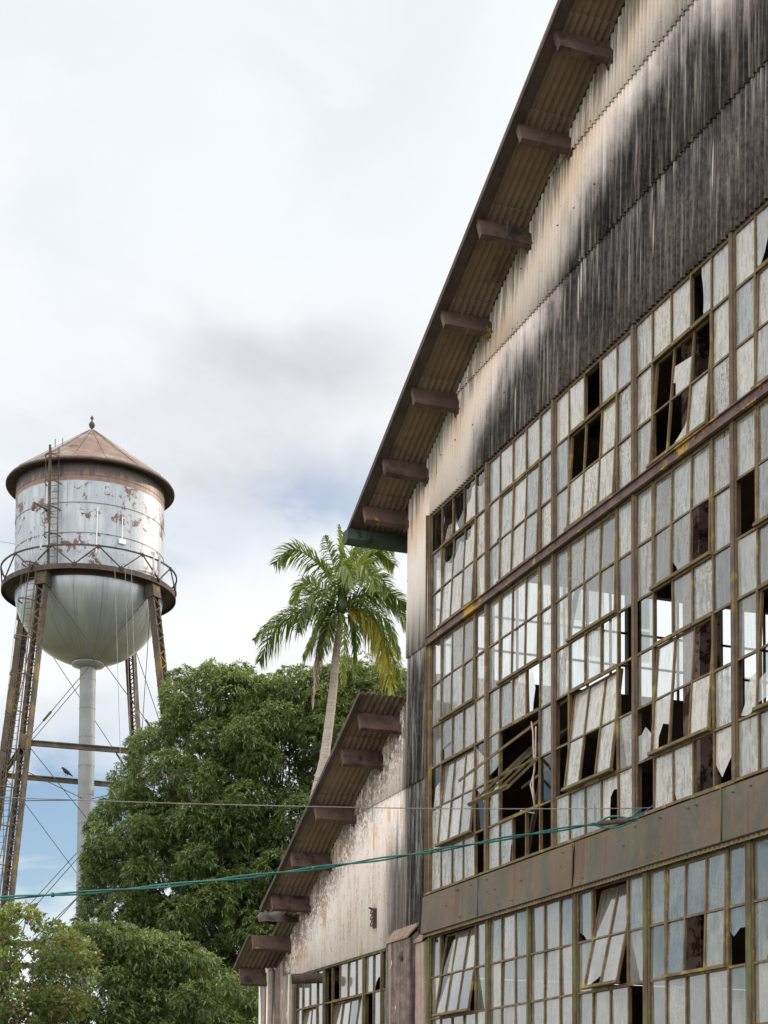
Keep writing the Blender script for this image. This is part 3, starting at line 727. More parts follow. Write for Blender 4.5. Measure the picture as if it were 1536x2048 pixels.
rl.box((-.03, -.050, RB_Z+.006), (XE, -.040, RT_Z-.006)); rl.box((-.03, -.075, RT_Z-.012), (XE, -.040, RT_Z)); rl.box((-.03, -.075, RB_Z), (XE, -.040, RB_Z+.012)); rl.box((-.03, -.04, RB_Z+.02), (XE, .12, RT_Z-.02))
x = .1
while x < XE:
    for dz in (.03, .08): rl.box((x-.008, -.057, RB_Z+dz-.008), (x+.008, -.050, RB_Z+dz+.008))
    x += .34
ro = rl.build('window_rail', 'rail', FB); ro['label'] = 'rusty horizontal rail with yellow lichen between window tiers'
hd = MB(); hd.box((-.03, -.012, G_Z-.03), (XE, .05, G_Z+.03)); hd.build('window_head', 'bardark', FB)
jb = MB(); jb.box((-.042, -.045, SB_Z-.02), (-.018, .05, G_Z)); jb.box((-.042, -.07, SB_Z), (-.034, -.045, G_Z)); jb.build('window_jamb', 'bar', FB)
si = MB(); x = -.03
while x < XE:
    l_ = rnd.uniform(.3, 1.4); si.box((x, -.085+jit(.006), SB_Z-.012+jit(.004)), (min(x+l_, XE), .03, SB_Z+.014+jit(.003))); x += l_+.004
si.build('window_sill', 'bar', FB)
# spandrel sheets
sp_seams = [-.06, 1.664, 3.98, 6.70, 9.1, 11.5, 13.9, 16.3, XE]
for a, b in zip(sp_seams, sp_seams[1:]):
    mb = MB(); nx_, nz_ = 24, 6; P = []; F = []
    for j in range(nz_+1):
        for i in range(nx_+1):
            u, v = i/nx_, j/nz_
            P.append((a+.003+(b-a-.006)*u, -.085-.012*math.sin(u*7+a)*math.sin(v*3.1)-.02*(1-v)+jit(.0025), 4.085+(SB_Z-.03-4.085)*v))
    for j in range(nz_):
        for i in range(nx_): o = j*(nx_+1)+i; F.append((o, o+1, o+nx_+2, o+nx_+1))
    mb.add(P, F)
    mb.box((b-.008, -.116, 4.075), (b-.001, -.100, SB_Z-.03)); mb.box((a+.004, -.112, 4.070), (b-.014, -.088, 4.0845))
    for _ in range(9): 
        bx, bz = rnd.uniform(a+.1, b-.1), rnd.choice((4.14, 4.32, 4.46)); mb.box((bx-.005, -.116, bz-.005), (bx+.005, -.09, bz+.005))
    mb.build('spandrel_panel', 'spandrel', FB, smooth=True)
sb = MB(); sb.box((-.06, -.06, 4.10), (XE, .10, SB_Z-.015)); 
P = []; F = []
n = int(XE/PITCHC*8)
for i in range(n+1):
    x = -.06+(XE+.06)*i/n; y = -.075+.011*math.cos(math.tau*x/PITCHC)
    P += [(x, y, 4.035), (x, y, 4.10), (x, y+.006, 4.035)]
for i in range(n): o = 3*i; F += [(o, o+3, o+4, o+1), (o, o+2, o+5, o+3)]
sb.add(P, F); sb.build('corrugated_fringe', 'cap', FB)

# ground-storey windows
GZ = 4.04
GX = [0.0, 1.74, 2.80, 3.87, 5.28, 6.97, 8.66, 10.35, 12.04, 13.73, 15.42, 17.11]
GN = [5, 3, 3, 4, 5, 5, 5, 5, 5, 5, 5]
gv_ = [[(0, 1, 3, 2, 9)], [], [], [(0, 1, 2, 2, 12)], [(0, 1, 3, 2, 1.5)], [(0, 1, 3, 2, 4)], [(0, 1, 3, 2, 14)], [], [(0, 1, 3, 2, 6)], [], []]
gs = [{(0, 0): 'T', (0, 1): ('C', [(.6, 0), (1, 0), (1, 1), (.8, 1)]), (1, 1): ('C', [(.1, 0), (1, 0), (1, 1), (.7, .9)])}, {}, {},
      {(0, 0): [(.6, 0), (1, 0), (1, 1), (0, 1), (0, .2), (.2, .17), (.42, .1)], (2, 3): 'M', (1, 1): [(0, .15), (.1, 0), (.75, .15), (1, .22), (1, 1), (.1, 1)]},
      {(1, 2): 'M', (1, 4): [(0, .6), (.2, .5), (.5, .63), (.8, .62), (.86, .68), (1, .78), (1, 1), (0, 1)]}, {}, {(1, 2): 'M'}, {}, {(0, 3): 'M'}, {}, {}]
for i in range(11):
    pw_ = (GX[i+1]-GX[i])/GN[i]
    window(GX[i], GN[i], GZ, 5, gv_[i], gs[i], barm='bar', mmat='bargreen', gmat='glasslow', mull=.075 if i not in (2,) else .045, pw=pw_, ph=.5)
pl = MB(); pl.box((-.05, -.10, 0), (XE+1.2, .12, GZ-2.52)); pl.build('plinth', 'pierC', FB)
pr = MB(); pr.box((XE, -.02, GZ-2.52), (XR, .12, G_Z+.1)); pr.build('wall_panel', 'pierC', FB)

# side wing windows
AX0 = -5.43
an = [(-5.43, 4, [(1, 1, 2, 2, 6)], {(0, 0): 'T'}), (-4.03, 5, [(1, 1, 4, 2, 7)], {(0, 0): 'M', (0, 1): 'M', (1, 0): 'M'}),
      (-2.34, 2, [], {(0, 1): [(0, .0), (.05, .0), (.2, .22), (.5, .35), (.8, .33), (1, .26), (1, 1), (0, 1)], (1, 0): 'M'}), (-1.64, 1, [], {(0, 0): 'M'})]
for (x0, nc, vv, st) in an:
    pw_ = {4: 1.40/4, 5: 1.69/5, 2: .35, 1: .13}[nc]
    window(x0, nc, 4.045, 5, vv, st, barm='bar', mmat='bargreen', gmat='glasslow', mull=.045, pw=pw_, ph=.508)
ah = MB(); ah.box((-5.49, -.03, 4.03), (-1.5, .06, 4.075)); ah.build('window_head', 'bargreen', FB)
ap = MB(); ap.box((-5.5, -.08, 0), (-1.45, .12, 4.045-2.55)); ap.build('plinth', 'pierC', FB)
# iron pipe through the wing window
pp = MB(); pp.tube([(-4.30, -.42, 3.90), (-4.18, .15, 3.925), (-4.05, .8, 3.95)], .075, 20, cap=False)
pp.tube([(-4.30, -.42, 3.90), (-4.18, .15, 3.925), (-4.05, .8, 3.95)], .062, 20, cap=False)
P = [];
for r in (.075, .062):
    for k in range(20): a = math.tau*k/20; P.append((-4.30+r*math.cos(a), -.42, 3.90+r*math.sin(a)))
pp.add(P, [(k, (k+1) % 20, 20+(k+1) % 20, 20+k) for k in range(20)])
pp.tube([(-4.195, .08, 3.922), (-4.18, .12, 3.924)], .084, 20)
pp.build('flue_pipe', 'pipe', FB, smooth=True)['label'] = 'black iron pipe sticking out of the wing window'
# concrete piers
def pier(x0, x1, p, z0, zf, zb, name, mt, cap=True, lip=0.0):
    mb = MB()
    nz = 14; P = []; F = []
    prof = [(x0, 0.1), (x0, -p), (x0+.015, -p-.012), (x1-.015, -p-.012), (x1, -p), (x1, .1)]
    for j in range(nz+1):
        for (x, y) in prof:
            zt = zb if y > -.01 else zf
            P.append((x+jit(.004), y+jit(.004), z0+(zt-z0)*j/nz))
    n = len(prof)
    for j in range(nz):
        for k in range(n-1): F.append((j*n+k, j*n+k+1, (j+1)*n+k+1, (j+1)*n+k))
    mb.add(P, F)
    o = mb.build(name, mt, FB)
    if cap:
        c = MB(); l_ = .02; t_ = .03
        P = [(x0-l_, -p-.03, zf), (x1+l_, -p-.03, zf), (x1+l_, .0, zb), (x0-l_, .0, zb), (x0-l_, -p-.03, zf+t_), (x1+l_, -p-.03, zf+t_), (x1+l_, .0, zb+t_), (x0-l_, .0, zb+t_)]
        c.add(P, [(0, 3, 2, 1), (4, 5, 6, 7), (0, 1, 5, 4), (1, 2, 6, 5), (2, 3, 7, 6), (3, 0, 4, 7)])
        c.build('pier_cap', 'cap', o)
    return o
o = pier(-1.10, -.30, .16, 0, 4.06, 4.27, 'pier', 'pierA'); o['label'] = 'blackened concrete pier with sloping cap'
kn = MB()
P = []; F = []
for i in range(7):
    for k in range(12):
        a = math.tau*k/12; q = math.pi/2*i/6; P.append((-.50+.07*math.cos(q)*math.cos(a), -.172-.05*math.sin(q), 3.86+.07*math.cos(q)*math.sin(a)))
for i in range(6):
    for k in range(12): F.append((i*12+k, i*12+(k+1) % 12, (i+1)*12+(k+1) % 12, (i+1)*12+k))
kn.add(P, F); kn.build('knob', 'pierA', o, smooth=True)
pier(-.295, -.04, .075, 0, 3.99, 4.11, 'pier', 'pierC')
o = pier(-6.93, -6.10, .15, 0, 4.20, 4.50, 'pier', 'pierB', cap=False); o['label'] = 'corner pier streaked white and black'
pier(-6.03, -5.50, .05, 0, 4.10, 4.16, 'pier', 'pierB', cap=False)
bs_ = MB(); bs_.box((-7.0, .05, 0), (-5.5, .14, 4.45)); bs_.build('wall_panel', 'pierC', FB)
# bracket with wire loops on the wing wall
bk_ = MB(); bk_.box((-1.86, -.075, 4.36), (-1.78, -.045, 4.62))
for z in (4.42, 4.50, 4.58):
    bk_.tube([(-1.82+.045*math.cos(a), -.095+.01*math.sin(a), z+.035*math.sin(a)) for a in np.linspace(0, math.tau, 12)], .009, 5)
bk_.tube([(-1.90, -.05, 4.62), (-1.86, -.12, 4.63)], .014, 6); bk_.build('wire_bracket', 'towerdark', FB)

# other walls, interior
wl = MB()
wl.box((XL-.05, .06, 6.85), (XL+.05, HB, 7.50)); wl.box((XL-.05, .06, 8.87), (XL+.05, HB, 9.66)); wl.box((XL-.05, .06, 7.50), (XL+.05, .14, 8.87))
wl.box((XR-.1, 0.06, 0), (XR, HB, 9.6)); wl.box((XA, HB-.1, 0), (XR, HB, 4.1)); 
P = [(XL, HB-.1, 4.1), (XR, HB-.1, 4.1), (XR, HB-.1, 9.65), (RX, HB-.1, zU(RX)), (XL, HB-.1, 9.65)]
wl.add(P+[(a, HB, c) for a, b, c in P], [(0, 1, 2, 3, 4), (9, 8, 7, 6, 5)])
wl.add([(XA, HB-.1, 4.1), (XL, HB-.1, 4.1), (XL, HB-.1, 7.1), (XA, HB-.1, 4.05)], [(0, 1, 2, 3)])
for (a, b) in ((0.12, 1.2), (2.6, 4.2), (5.8, 7.4), (9, 10.6), (12.2, 13.8), (15.4, HB)): wl.box((XA-.0, a, 0), (XA+.12, b, 4.05))
wl.box((XA, .12, 0), (XA+.1, HB, 1.9)); wl.box((XA, .12, 3.2), (XA+.1, HB, 4.08))
wl.box((XA, .12, 4.085), (-6.56, HB, 4.255)); swo = wl.build('side_wall', 'inwall', FB)
ag = MB()
for y in np.arange(1.2, 15.4, .5): ag.add([(XA+.05, y+.01, 1.9), (XA+.05, y+.49, 1.9), (XA+.05, y+.49, 3.2), (XA+.05, y+.01, 3.2)], [(0, 1, 2, 3)], 0, (rnd.random(), rnd.random(), rnd.random()))
ag.build('side_glass', 'glass', swo)
fl = MB(); fl.box((XA+.1, .12, .01), (XR-.1, HB-.1, .06)); fl.build('floor_slab', 'inwall', FB)
# backing ring behind the cladding so the sky never shows through the sheets
bkw = MB(); P = [(XL, .0, G_Z+.03), (XR, .0, G_Z+.03), (XR, .0, zU(XR)), (RX, .0, zU(RX)), (XL, .0, zU(XL))]
bkw.add([(a, .012, c) for a, b, c in P]+[(a, .03, c) for a, b, c in P], [(4, 3, 2, 1, 0), (5, 6, 7, 8, 9)])
P = [(-5.9, 4.15), (XL, 4.10), (XL, zA(XL)), (-5.9, zA(-5.9))]
bkw.add([(a, .012, c) for a, c in P]+[(a, .03, c) for a, c in P], [(3, 2, 1, 0), (4, 5, 6, 7)])
bkw.box((XL, .012, 4.1), (-.056, .03, G_Z+.03)); bkw.build('inner_lining', 'inwall', FB)
# clerestory in the side wall of the hall (bright openings seen through the panes)
ck = MB(); y = .14
while y < HB: ck.box((XL-.02, y-.011, 7.50), (XL+.02, y+.011, 8.87)); y += .34
for z in (7.9, 8.34): ck.box((XL-.019, .14, z-.011), (XL+.019, HB, z+.011))
y = .75
while y < HB: ck.box((XL-.05, y-.05, 7.50), (XL+.05, y+.05, 8.87)); y += 2.4
ckk = ck.build('clerestory_frame', 'inner', FB)
cg = MB(); y = .75; k = 0
while y < HB-.4:
    for j in range(3):
        if rnd.random() < .10:
            cg.add([(XL, y+.02, 7.5+.457*j+.02), (XL, y+.32, 7.5+.457*j+.02), (XL, y+.32, 7.94+.457*j), (XL, y+.02, 7.94+.457*j)], [(0, 1, 2, 3)], 0, (.3, .2, .1))
    y += .34
cg.build('clerestory_glass', 'glass', ckk)
# columns and trusses
def hcol(x, y, h, mt, w=.30):
    mb = MB(); mb.box((x-w/2, y-.10, 0), (x-w/2+.018, y+.10, h)); mb.box((x+w/2-.018, y-.10, 0), (x+w/2, y+.10, h)); mb.box((x-w/2+.018, y-.008, 0), (x+w/2-.018, y+.008, h))
    mb.box((x-w/2, y-.12, 0), (x+w/2, y-.101, h))
    for z in np.arange(.3, h, .5):
        for dx in (-.1, .1): mb.box((x+dx-.012, y-.13, z-.012), (x+dx+.012, y-.12, z+.012))
    o_ = mb.build('column', mt, FB); return o_
hcol(5.22, .62, 12.3, 'colpeel'); hcol(-.48, .62, 9.4, 'inner', .24)
for x in (10.2, 15.2): hcol(x, .62, zU(x)-.2, 'colpeel')
for y in (7.5, 14.5, 21.5):
    hcol(-.48, y, 9.4, 'inner'); hcol(20.6, y, 9.4, 'inner'); hcol(-6.6, y, 4.2, 'inner')
for y in (.62, 7.5, 14.5, 21.5):
    mb = MB(); zc = 9.35
    mb.bar((XL, y, zc), (XR, y, zc), .14, .12)
    mb.bar((XL, y, zU(XL)-.18), (RX, y, zU(RX)-.18), .14, .12); mb.bar((RX, y, zU(RX)-.18), (XR, y, zU(XR)-.18), .14, .12)
    xs = np.linspace(XL, XR, 13)
    for a, b, k in zip(xs, xs[1:], range(12)):
        p1 = (a, y, zc) if k % 2 == 0 else (a, y, zU(a)-.18); p2 = (b, y, zU(b)-.18) if k % 2 == 0 else (b, y, zc)
        mb.bar(p1, p2, .08, .07)
    mb.build('roof_truss', 'inner', FB)
gd = MB()
for z, y in ((4.3, .40),): gd.bar((XL, y, z), (XR-.3, y, z), .10, .10)
gd.box((XL-.1, .8, 6.45), (XL+.12, HB, 6.85))
for x in (1.9, 6.9): gd.bar((x, .35, 4.6), (x+.9, .9, 9.2), .045, .045)
for x in np.arange(XL+1.5, XR, 1.9): gd.bar((x, .1, zU(x)-.1), (x, HB, zU(x)-.1), .2, .07)
gd.build('wall_girts', 'inner', FB)
# crane girder and machinery platform that close the view low inside
cr = MB(); cr.box((XL+.6, 4.0, 5.3), (XR-.6, 4.4, 5.9)); cr.box((XL+.6, 3.9, 5.9), (XR-.6, 4.5, 5.94)); cr.box((XL+.6, 3.9, 5.26), (XR-.6, 4.5, 5.3)); cr.build('crane_girder', 'inner', FB)
# loose operating rods of the open vent, hanging wires
rp = MB()
for s0, pts in enumerate((((2.78, .02, 6.02), (2.84, .01, 5.9), (2.87, 0, 5.72), (2.86, .02, 5.5), (2.83, .02, 5.42), (2.86, 0, 5.3), (2.87, .02, 5.16)), ((2.87, .03, 5.95), (2.88, .02, 5.6), (2.84, .02, 5.45), (2.80, .0, 5.34), (2.86, .0, 5.22), (2.90, .0, 5.10)))):
    rp.tube(pts, .010, 6)
rp.tube([(2.6, -.02, 5.10), (2.9, .0, 5.02)], .008, 6)
rp.build('hanging_wire', 'rope', FB, smooth=True)
sy = MB(); sy.bar((1.8, -.40, 5.55), (3.3, .25, 6.2), .03, .012); sy.bar((1.95, .3, 5.5), (2.9, .3, 5.62), .03, .02); sy.build('vent_stay', 'bar', FB)

# ------------------------------------------------------------------ overhead lines
cb = thing('overhead_cable', 'sagging green cable with a brown insulator, tied to the long window sill', 'cable', (5.32, -.09, 4.58))
A = Vector((5.32, -.09, 4.60))
def curve_px(pts): return [dep(*p_) for p_ in pts]
ctrl = curve_px([(-260, 1822, 12.5), (0, 1797, 12.9), (240, 1780, 13.2), (480, 1755, 13.5), (680, 1730, 13.8), (860, 1703, 14.0), (1040, 1672, 14.3), (1190, 1648, 14.55)])
def smooth_curve(c, n=10):
    out = []
    for i in range(len(c)-1):
        p0, p1, p2, p3 = c[max(i-1, 0)], c[i], c[i+1], c[min(i+2, len(c)-1)]
        for k in range(n):
            t = k/n; out.append(.5*((2*p1)+(p2-p0)*t+(2*p0-5*p1+4*p2-p3)*t*t+(3*p1-p0-3*p2+p3)*t**3))
    out.append(c[-1]); return out
main = smooth_curve(ctrl, 14)
cbm = MB()
for ph_ in (0, math.pi):
    pts = [p_+UP*(.011*math.sin(i*.33+ph_))+RT*0.0+AX*(.011*math.cos(i*.33+ph_)) for i, p_ in enumerate(main)]
    cbm.tube(pts, .0078, 7)
def loop(p, q, hgt, r=.010, n=12): return [p.lerp(q, t)+UP*(hgt*math.sin(math.pi*t)) for t in np.linspace(0, 1, n)]
P1 = main[-1]; P2 = dep(1262, 1640, 14.45); P3 = A
cbm.tube(loop(P1, P2, .05), .009, 6); cbm.tube(loop(P1-UP*.01, P2-UP*.02, -.035), .009, 6)
cbm.tube(loop(P2, P3, .02), .010, 6); cbm.tube(loop(P2-UP*.01, P3-UP*.03, -.03), .007, 6)
for i in (20, 52, 70): cbm.tube([main[i]-(main[i+1]-main[i])*.12, main[i]+(main[i+1]-main[i])*.25], .019, 8)
cbm.build('cable_strands', 'cable', cb, smooth=True, org=cb.location)
ins = MB(); d_ = (P2-P1); ins.tube([P1+d_*t for t in (0, .12, .3, .5, .7, .88, 1)], [.008, .022, .028, .020, .028, .022, .008], 12)
ins.build('insulator', 'pipe', cb, smooth=True, org=cb.location)
bl = MB(); bl.tube(smooth_curve([dep(1255, 1636, 14.4), dep(1282, 1628, 14.4), dep(1300, 1616, 14.4), dep(1310, 1608, 14.5)], 5), .006, 6); bl.build('blue_wire', 'bluewire', cb, org=cb.location)
wr = MB(); wr.tube(smooth_curve(curve_px([(-300, 1588, 13.0), (0, 1595, 13.2), (400, 1608, 13.6), (860, 1617, 14.2), (1240, 1617, 14.6), (1306, 1614, 14.7)]), 12), .0042, 6)
wo_ = wr.build('overhead_wire', 'wire', None, smooth=True); tag(wo_, 'thin grey wire stretched above the green cable from left edge to the windows', 'wire')

# ------------------------------------------------------------------ water tower
TZ = 84.0
tc0 = dep(176, 1330, TZ); TX, TY = tc0.x, tc0.y
TN = Vector((CAM.x-TX, CAM.y-TY, 0)).normalized(); TR = Vector((-TN.y, TN.x, 0))     # right, towards the viewer
org = (TX, TY, 0)
WT = thing('water_tower', 'old elevated water tank on four lattice legs with rusty conical roof and silver bowl', 'water tower', org)
def TP(a, b, z): return Vector((TX, TY, 0))+TR*a+TN*b+Vector((0, 0, z))
R0 = 3.73
mb = MB(); mb.lathe([(R0, 29.2), (R0, 31.0), (R0+.02, 31.0), (R0+.02, 31.04), (R0, 31.04), (R0, 32.5), (R0+.02, 32.5), (R0+.02, 32.54), (R0, 32.54), (R0, 33.88), (R0+.02, 33.88), (R0+.02, 33.92), (R0, 33.92), (R0, 34.9)], (TX, TY, 0), 96)
mb.build('tank_drum', 'drum', WT, smooth=False, org=org)
mb = MB(); mb.lathe([(R0*math.cos(a), 29.2-R0*math.sin(a)*.99) for a in np.linspace(0, math.pi/2-.10, 22)], (TX, TY, 0), 96)
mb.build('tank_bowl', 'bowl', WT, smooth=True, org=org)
mb = MB(); mb.lathe([(.8, 25.62), (.8, 25.45), (.42, 25.35)], (TX, TY, 0), 40); mb.build('bowl_collar', 'bowl', WT, smooth=True, org=org)
mb = MB(); mb.lathe([(R0-.02, 34.80), (4.20, 34.50), (4.23, 34.52), (4.18, 34.66), (2.2, 36.1), (.12, 37.70), (0.01, 37.72)], (TX, TY, 0), 96)
for k in range(16):
    a = math.tau*k/16; c_, s_ = math.cos(a), math.sin(a)
    mb.bar((TX+4.16*c_, TY+4.16*s_, 34.69), (TX+.15*c_, TY+.15*s_, 37.70), .02, .05)
hp = TP(-1.05, 2.35, 35.72); mb.bar(hp, hp+TR*.55+TN*.05, .5, .10, side=TN)
mb.build('tank_roof', 'roofrust', WT, smooth=False, org=org)
mb = MB(); mb.lathe([(4.20, 34.47), (4.245, 34.49), (4.245, 34.56), (4.20, 34.60)], (TX, TY, 0), 96); mb.lathe([(R0, 34.6), (4.19, 34.46), (4.2, 34.47)], (TX, TY, 0), 96); mb.build('eave_rim', 'towerdark', WT, smooth=False, org=org)
mb = MB(); mb.lathe([(.10, 37.66), (.06, 37.8), (.12, 37.86), (.16, 37.98), (.12, 38.1), (.04, 38.15), (.04, 38.25), (.09, 38.33), (.05, 38.42), (.0, 38.50)], (TX, TY, 0), 16); mb.build('finial', 'towersteel', WT, smooth=True, org=org)
# riser
mb = MB(); mb.lathe([(.40, 0), (.40, 25.5)], (TX, TY, 0), 32)
for z in np.arange(1.2, 25.4, 1.47): mb.lathe([(.40, z), (.415, z), (.415, z+.035), (.40, z+.035)], (TX, TY, 0), 32)
mb.build('riser_pipe', 'riser', WT, smooth=False, org=org)
# balcony : girder, floor, truss railing
mb = MB(); mb.lathe([(R0, 29.25), (4.38, 29.25), (4.38, 29.0), (4.34, 29.0), (4.34, 29.18), (R0, 29.18)], (TX, TY, 0), 96)
mb.lathe([(R0+.0, 29.3), (R0+.06, 29.3), (R0+.06, 28.9), (R0, 28.9)], (TX, TY, 0), 96); mb.build('balcony', 'towerdark', WT, org=org)
rg_ = MB(); nb = 12; RR = 4.40
def ring(r, z, th, n=96): 
    for k in range(n):
        a, b = math.tau*k/n, math.tau*(k+1)/n
        rg_.bar((TX+r*math.cos(a), TY+r*math.sin(a), z), (TX+r*math.cos(b), TY+r*math.sin(b), z), th, th)
ring(RR, 30.15, .07)
for k in range(nb):
    a0, a1, a2 = [math.tau*(k+q)/nb+.18 for q in (0, .5, 1)]
    pf = lambda a, z: (TX+RR*math.cos(a), TY+RR*math.sin(a), z)
    rg_.bar(pf(a0, 29.2), pf(a1, 30.15), .055, .055); rg_.bar(pf(a1, 30.15), pf(a2, 29.2), .055, .055)
    rg_.bar(Vector(pf(a0, 29.2))+Vector((0, 0, -.1)), Vector(pf(a0, 29.32)), .2, .05); rg_.bar(Vector(pf(a1, 30.05)), Vector(pf(a1, 30.2)), .2, .05)
rg_.build('railing', 'towerdark', WT, org=org)
# legs
fa_ = [rad(123), rad(40), rad(-58.7), rad(-144)]
def legp(i, z, extra=0):
    r = 4.0+(29.0-z)*.150+extra
    return TP(r*math.cos(fa_[i]), r*math.sin(fa_[i]), z)
for i in range(4):
    mb = MB(); top, bot = legp(i, 29.0), legp(i, .2); d = (top-bot).normalized()
    radial = (TR*math.cos(fa_[i])+TN*math.sin(fa_[i])); rr_ = (radial-d*radial.dot(d)).normalized(); tg = d.cross(rr_)
    hw_ = .24
    for s_ in (-1, 1):
        c0 = tg*(hw_*s_)
        mb.bar(bot+c0, top+c0, .34, .025, side=rr_)                       # channel web
        for q in (-1, 1): mb.bar(bot+c0-tg*(s_*.04)+rr_*(.165*q), top+c0-tg*(s_*.04)+rr_*(.165*q), .02, .10, side=rr_)
    Lg = (top-bot).length; nl = 78
    for q in (-1, 1):
        for k in range(nl):
            z0, z1 = Lg*k/nl, Lg*(k+1)/nl; s_ = 1 if k % 2 else -1
            mb.bar(bot+d*z0+tg*(hw_*s_)+rr_*(.19*q), bot+d*z1-tg*(hw_*s_)+rr_*(.19*q), .05, .014, side=rr_.cross(d))
    # top bracket
    mb.bar(top-d*.7, top+d*.25, .5, .6, side=rr_)
    mb.build('leg', 'towersteel', WT, org=org)
    ft = MB(); ft.box(tuple(bot-Vector((.5, .5, .2))), tuple(bot+Vector((.5, .5, .12)))); ft.build('footing', 'pierC', WT, org=org)
ZS = [20.35, 10.6]
for zi in ZS:
    for i in range(4):
        j = (i+1) % 4; a, b = legp(i, zi), legp(j, zi); mb = MB(); d = (b-a).normalized()
        for s_ in (-1, 1): mb.bar(a+Vector((0, 0, .11*s_)), b+Vector((0, 0, .11*s_)), .05, .16)
        mb.bar(a, b, .2, .02)
        for e in (a, b): mb.bar(e-Vector((0, 0, .35)), e+Vector((0, 0, .35)), .45, .45, side=d)
        mb.build('strut', 'towersteel', WT, org=org)
for (z0, z1) in ((28.6, ZS[0]), (ZS[0], ZS[1]), (ZS[1], .6)):
    for i in range(4):
        j = (i+1) % 4
        mb = MB(); mb.tube([legp(i, z0, -.1), legp(j, z1)], .019, 6); mb.tube([legp(j, z0, -.1), legp(i, z1)], .019, 6)
        for a, b in ((legp(i, z0, -.1), legp(j, z1)), (legp(j, z0, -.1), legp(i, z1))):
            mb.tube([a.lerp(b, .80), a.lerp(b, .86)], .055, 8)
        mb.build('tie_rods', 'towerdark', WT, org=org)
mb = MB()
for i in range(4): mb.tube([legp(i, 19.0, -.2), TP(0, 0, 18.6)], .022, 6)
for i in (0, 3): mb.tube([TP(0, 0, 14.0), legp(i, 8.6)], .025, 6)
mb.build('guy_rods', 'towerdark', WT, org=org)
# ladders with cage hoops
def ladder(p0, p1, out, side, w=.42, hoop=1.25, z_h0=0.0, rail=.03):
    mb = MB(); d = (p1-p0); Lz = d.length; d.normalize(); hr = .38
    for s_ in (-1, 1): mb.bar(p0+side*(w/2*s_), p1+side*(w/2*s_), rail*1.4, rail, side=side)
    for k in range(int(Lz/.32)): q = p0+d*(.32*k+.15); mb.bar(q-side*w/2, q+side*w/2, .022, .022)
    hs = []
    k = z_h0
    while k < Lz:
        q = p0+d*k; pts = [q+side*(-hr*math.cos(a))+out*(.72*math.sin(a)) for a in np.linspace(0, math.pi, 9)]
        for a, b in zip(pts, pts[1:]): mb.bar(a, b, .07, .02, side=d)
        hs.append(pts); k += hoop
    for m_ in (1, 3, 5, 7):
        for a, b in zip(hs, hs[1:]): mb.bar(a[m_], b[m_], .022, .016)
    return mb
sdv = TR
q0 = TP(-1.75, math.sqrt(R0**2-1.75**2)+.25, 29.3); q1 = TP(-1.75, math.sqrt(R0**2-1.75**2)+.25, 35.2)
out_ = (TR*-.42+TN*.9).normalized(); sd_ = (TR*.9+TN*.42).normalized()
mb = ladder(q0, q1, out_, sd_, hoop=1.3, z_h0=1.4)
mb.tube([q0-sd_*.12+out_*.3, q1-sd_*.12+out_*.3], .06, 8); mb.tube([q1, q1+Vector((0, 0, .4))], .02, 6); mb.tube([q1+sd_*.4, q1+sd_*.4+Vector((0, 0, .4))], .02, 6)
mb.tube([TP(-1.95, 3.5, 32.0), TP(-2.7, 3.6, 32.35)], .05, 6); mb.tube([TP(-2.7, 3.6, 32.35), TP(-2.75, 3.6, 31.95)], .08, 6)
mb.build('tank_ladder', 'towersteel', WT, org=org)
lt, lb_ = legp(0, 29.6, .05), legp(0, 1.0, .05)
mb = ladder(lb_-TR*.52, lt-TR*.52, (TR*math.cos(fa_[0])+TN*math.sin(fa_[0])).normalized(), (TR*.85+TN*.5).normalized(), hoop=1.9, z_h0=2.0)
mb.build('leg_ladder', 'towersteel', WT, org=org)
# antennas, floodlight and gauge on the balcony
mb = MB()
for a, b, z in ((-2.35, 3.75, 30.4), (-2.05, 3.8, 30.5), (3.1, 3.2, 29.7), (3.4, 3.0, 29.6)): mb.bar(TP(a, b, z-.4), TP(a, b, z+.75), .13, .08)
for a, b, z in ((-3.0, 3.2, 29.4), (-2.75, 3.4, 29.4), (-2.5, 3.6, 29.4)): mb.tube([TP(a, b, z), TP(a, b, z+1.4)], .025, 6)
mb.tube([TP(-3.1, 3.3, 30.3), TP(-4.5, 2.4, 30.75)], .02, 5)
mb.build('antenna', 'antenna', WT, org=org)
mb = MB()
def drumpt(a, z, e=.03): return TP(a, math.sqrt(R0**2-a*a)+e, z)
mb.bar(drumpt(1.40, 30.75, .12), drumpt(1.72, 30.75, .12), .22, .07); mb.bar(drumpt(.35, 32.3), drumpt(.3, 30.0), .05, .03, side=TR); mb.bar(drumpt(1.55, 32.0), drumpt(1.55, 30.9), .05, .03, side=TR)
mb.build('level_gauge', 'panel', WT, org=org)
mb = MB()
for a in (1.2, 1.7, 2.0): mb.tube([TP(a, 4.3, 29.1), TP(a+.3, 4.6, 22.0), TP(a+.9, 5.2, 8)], .012, 4)
mb.build('lead_wire', 'wire', WT, org=org)

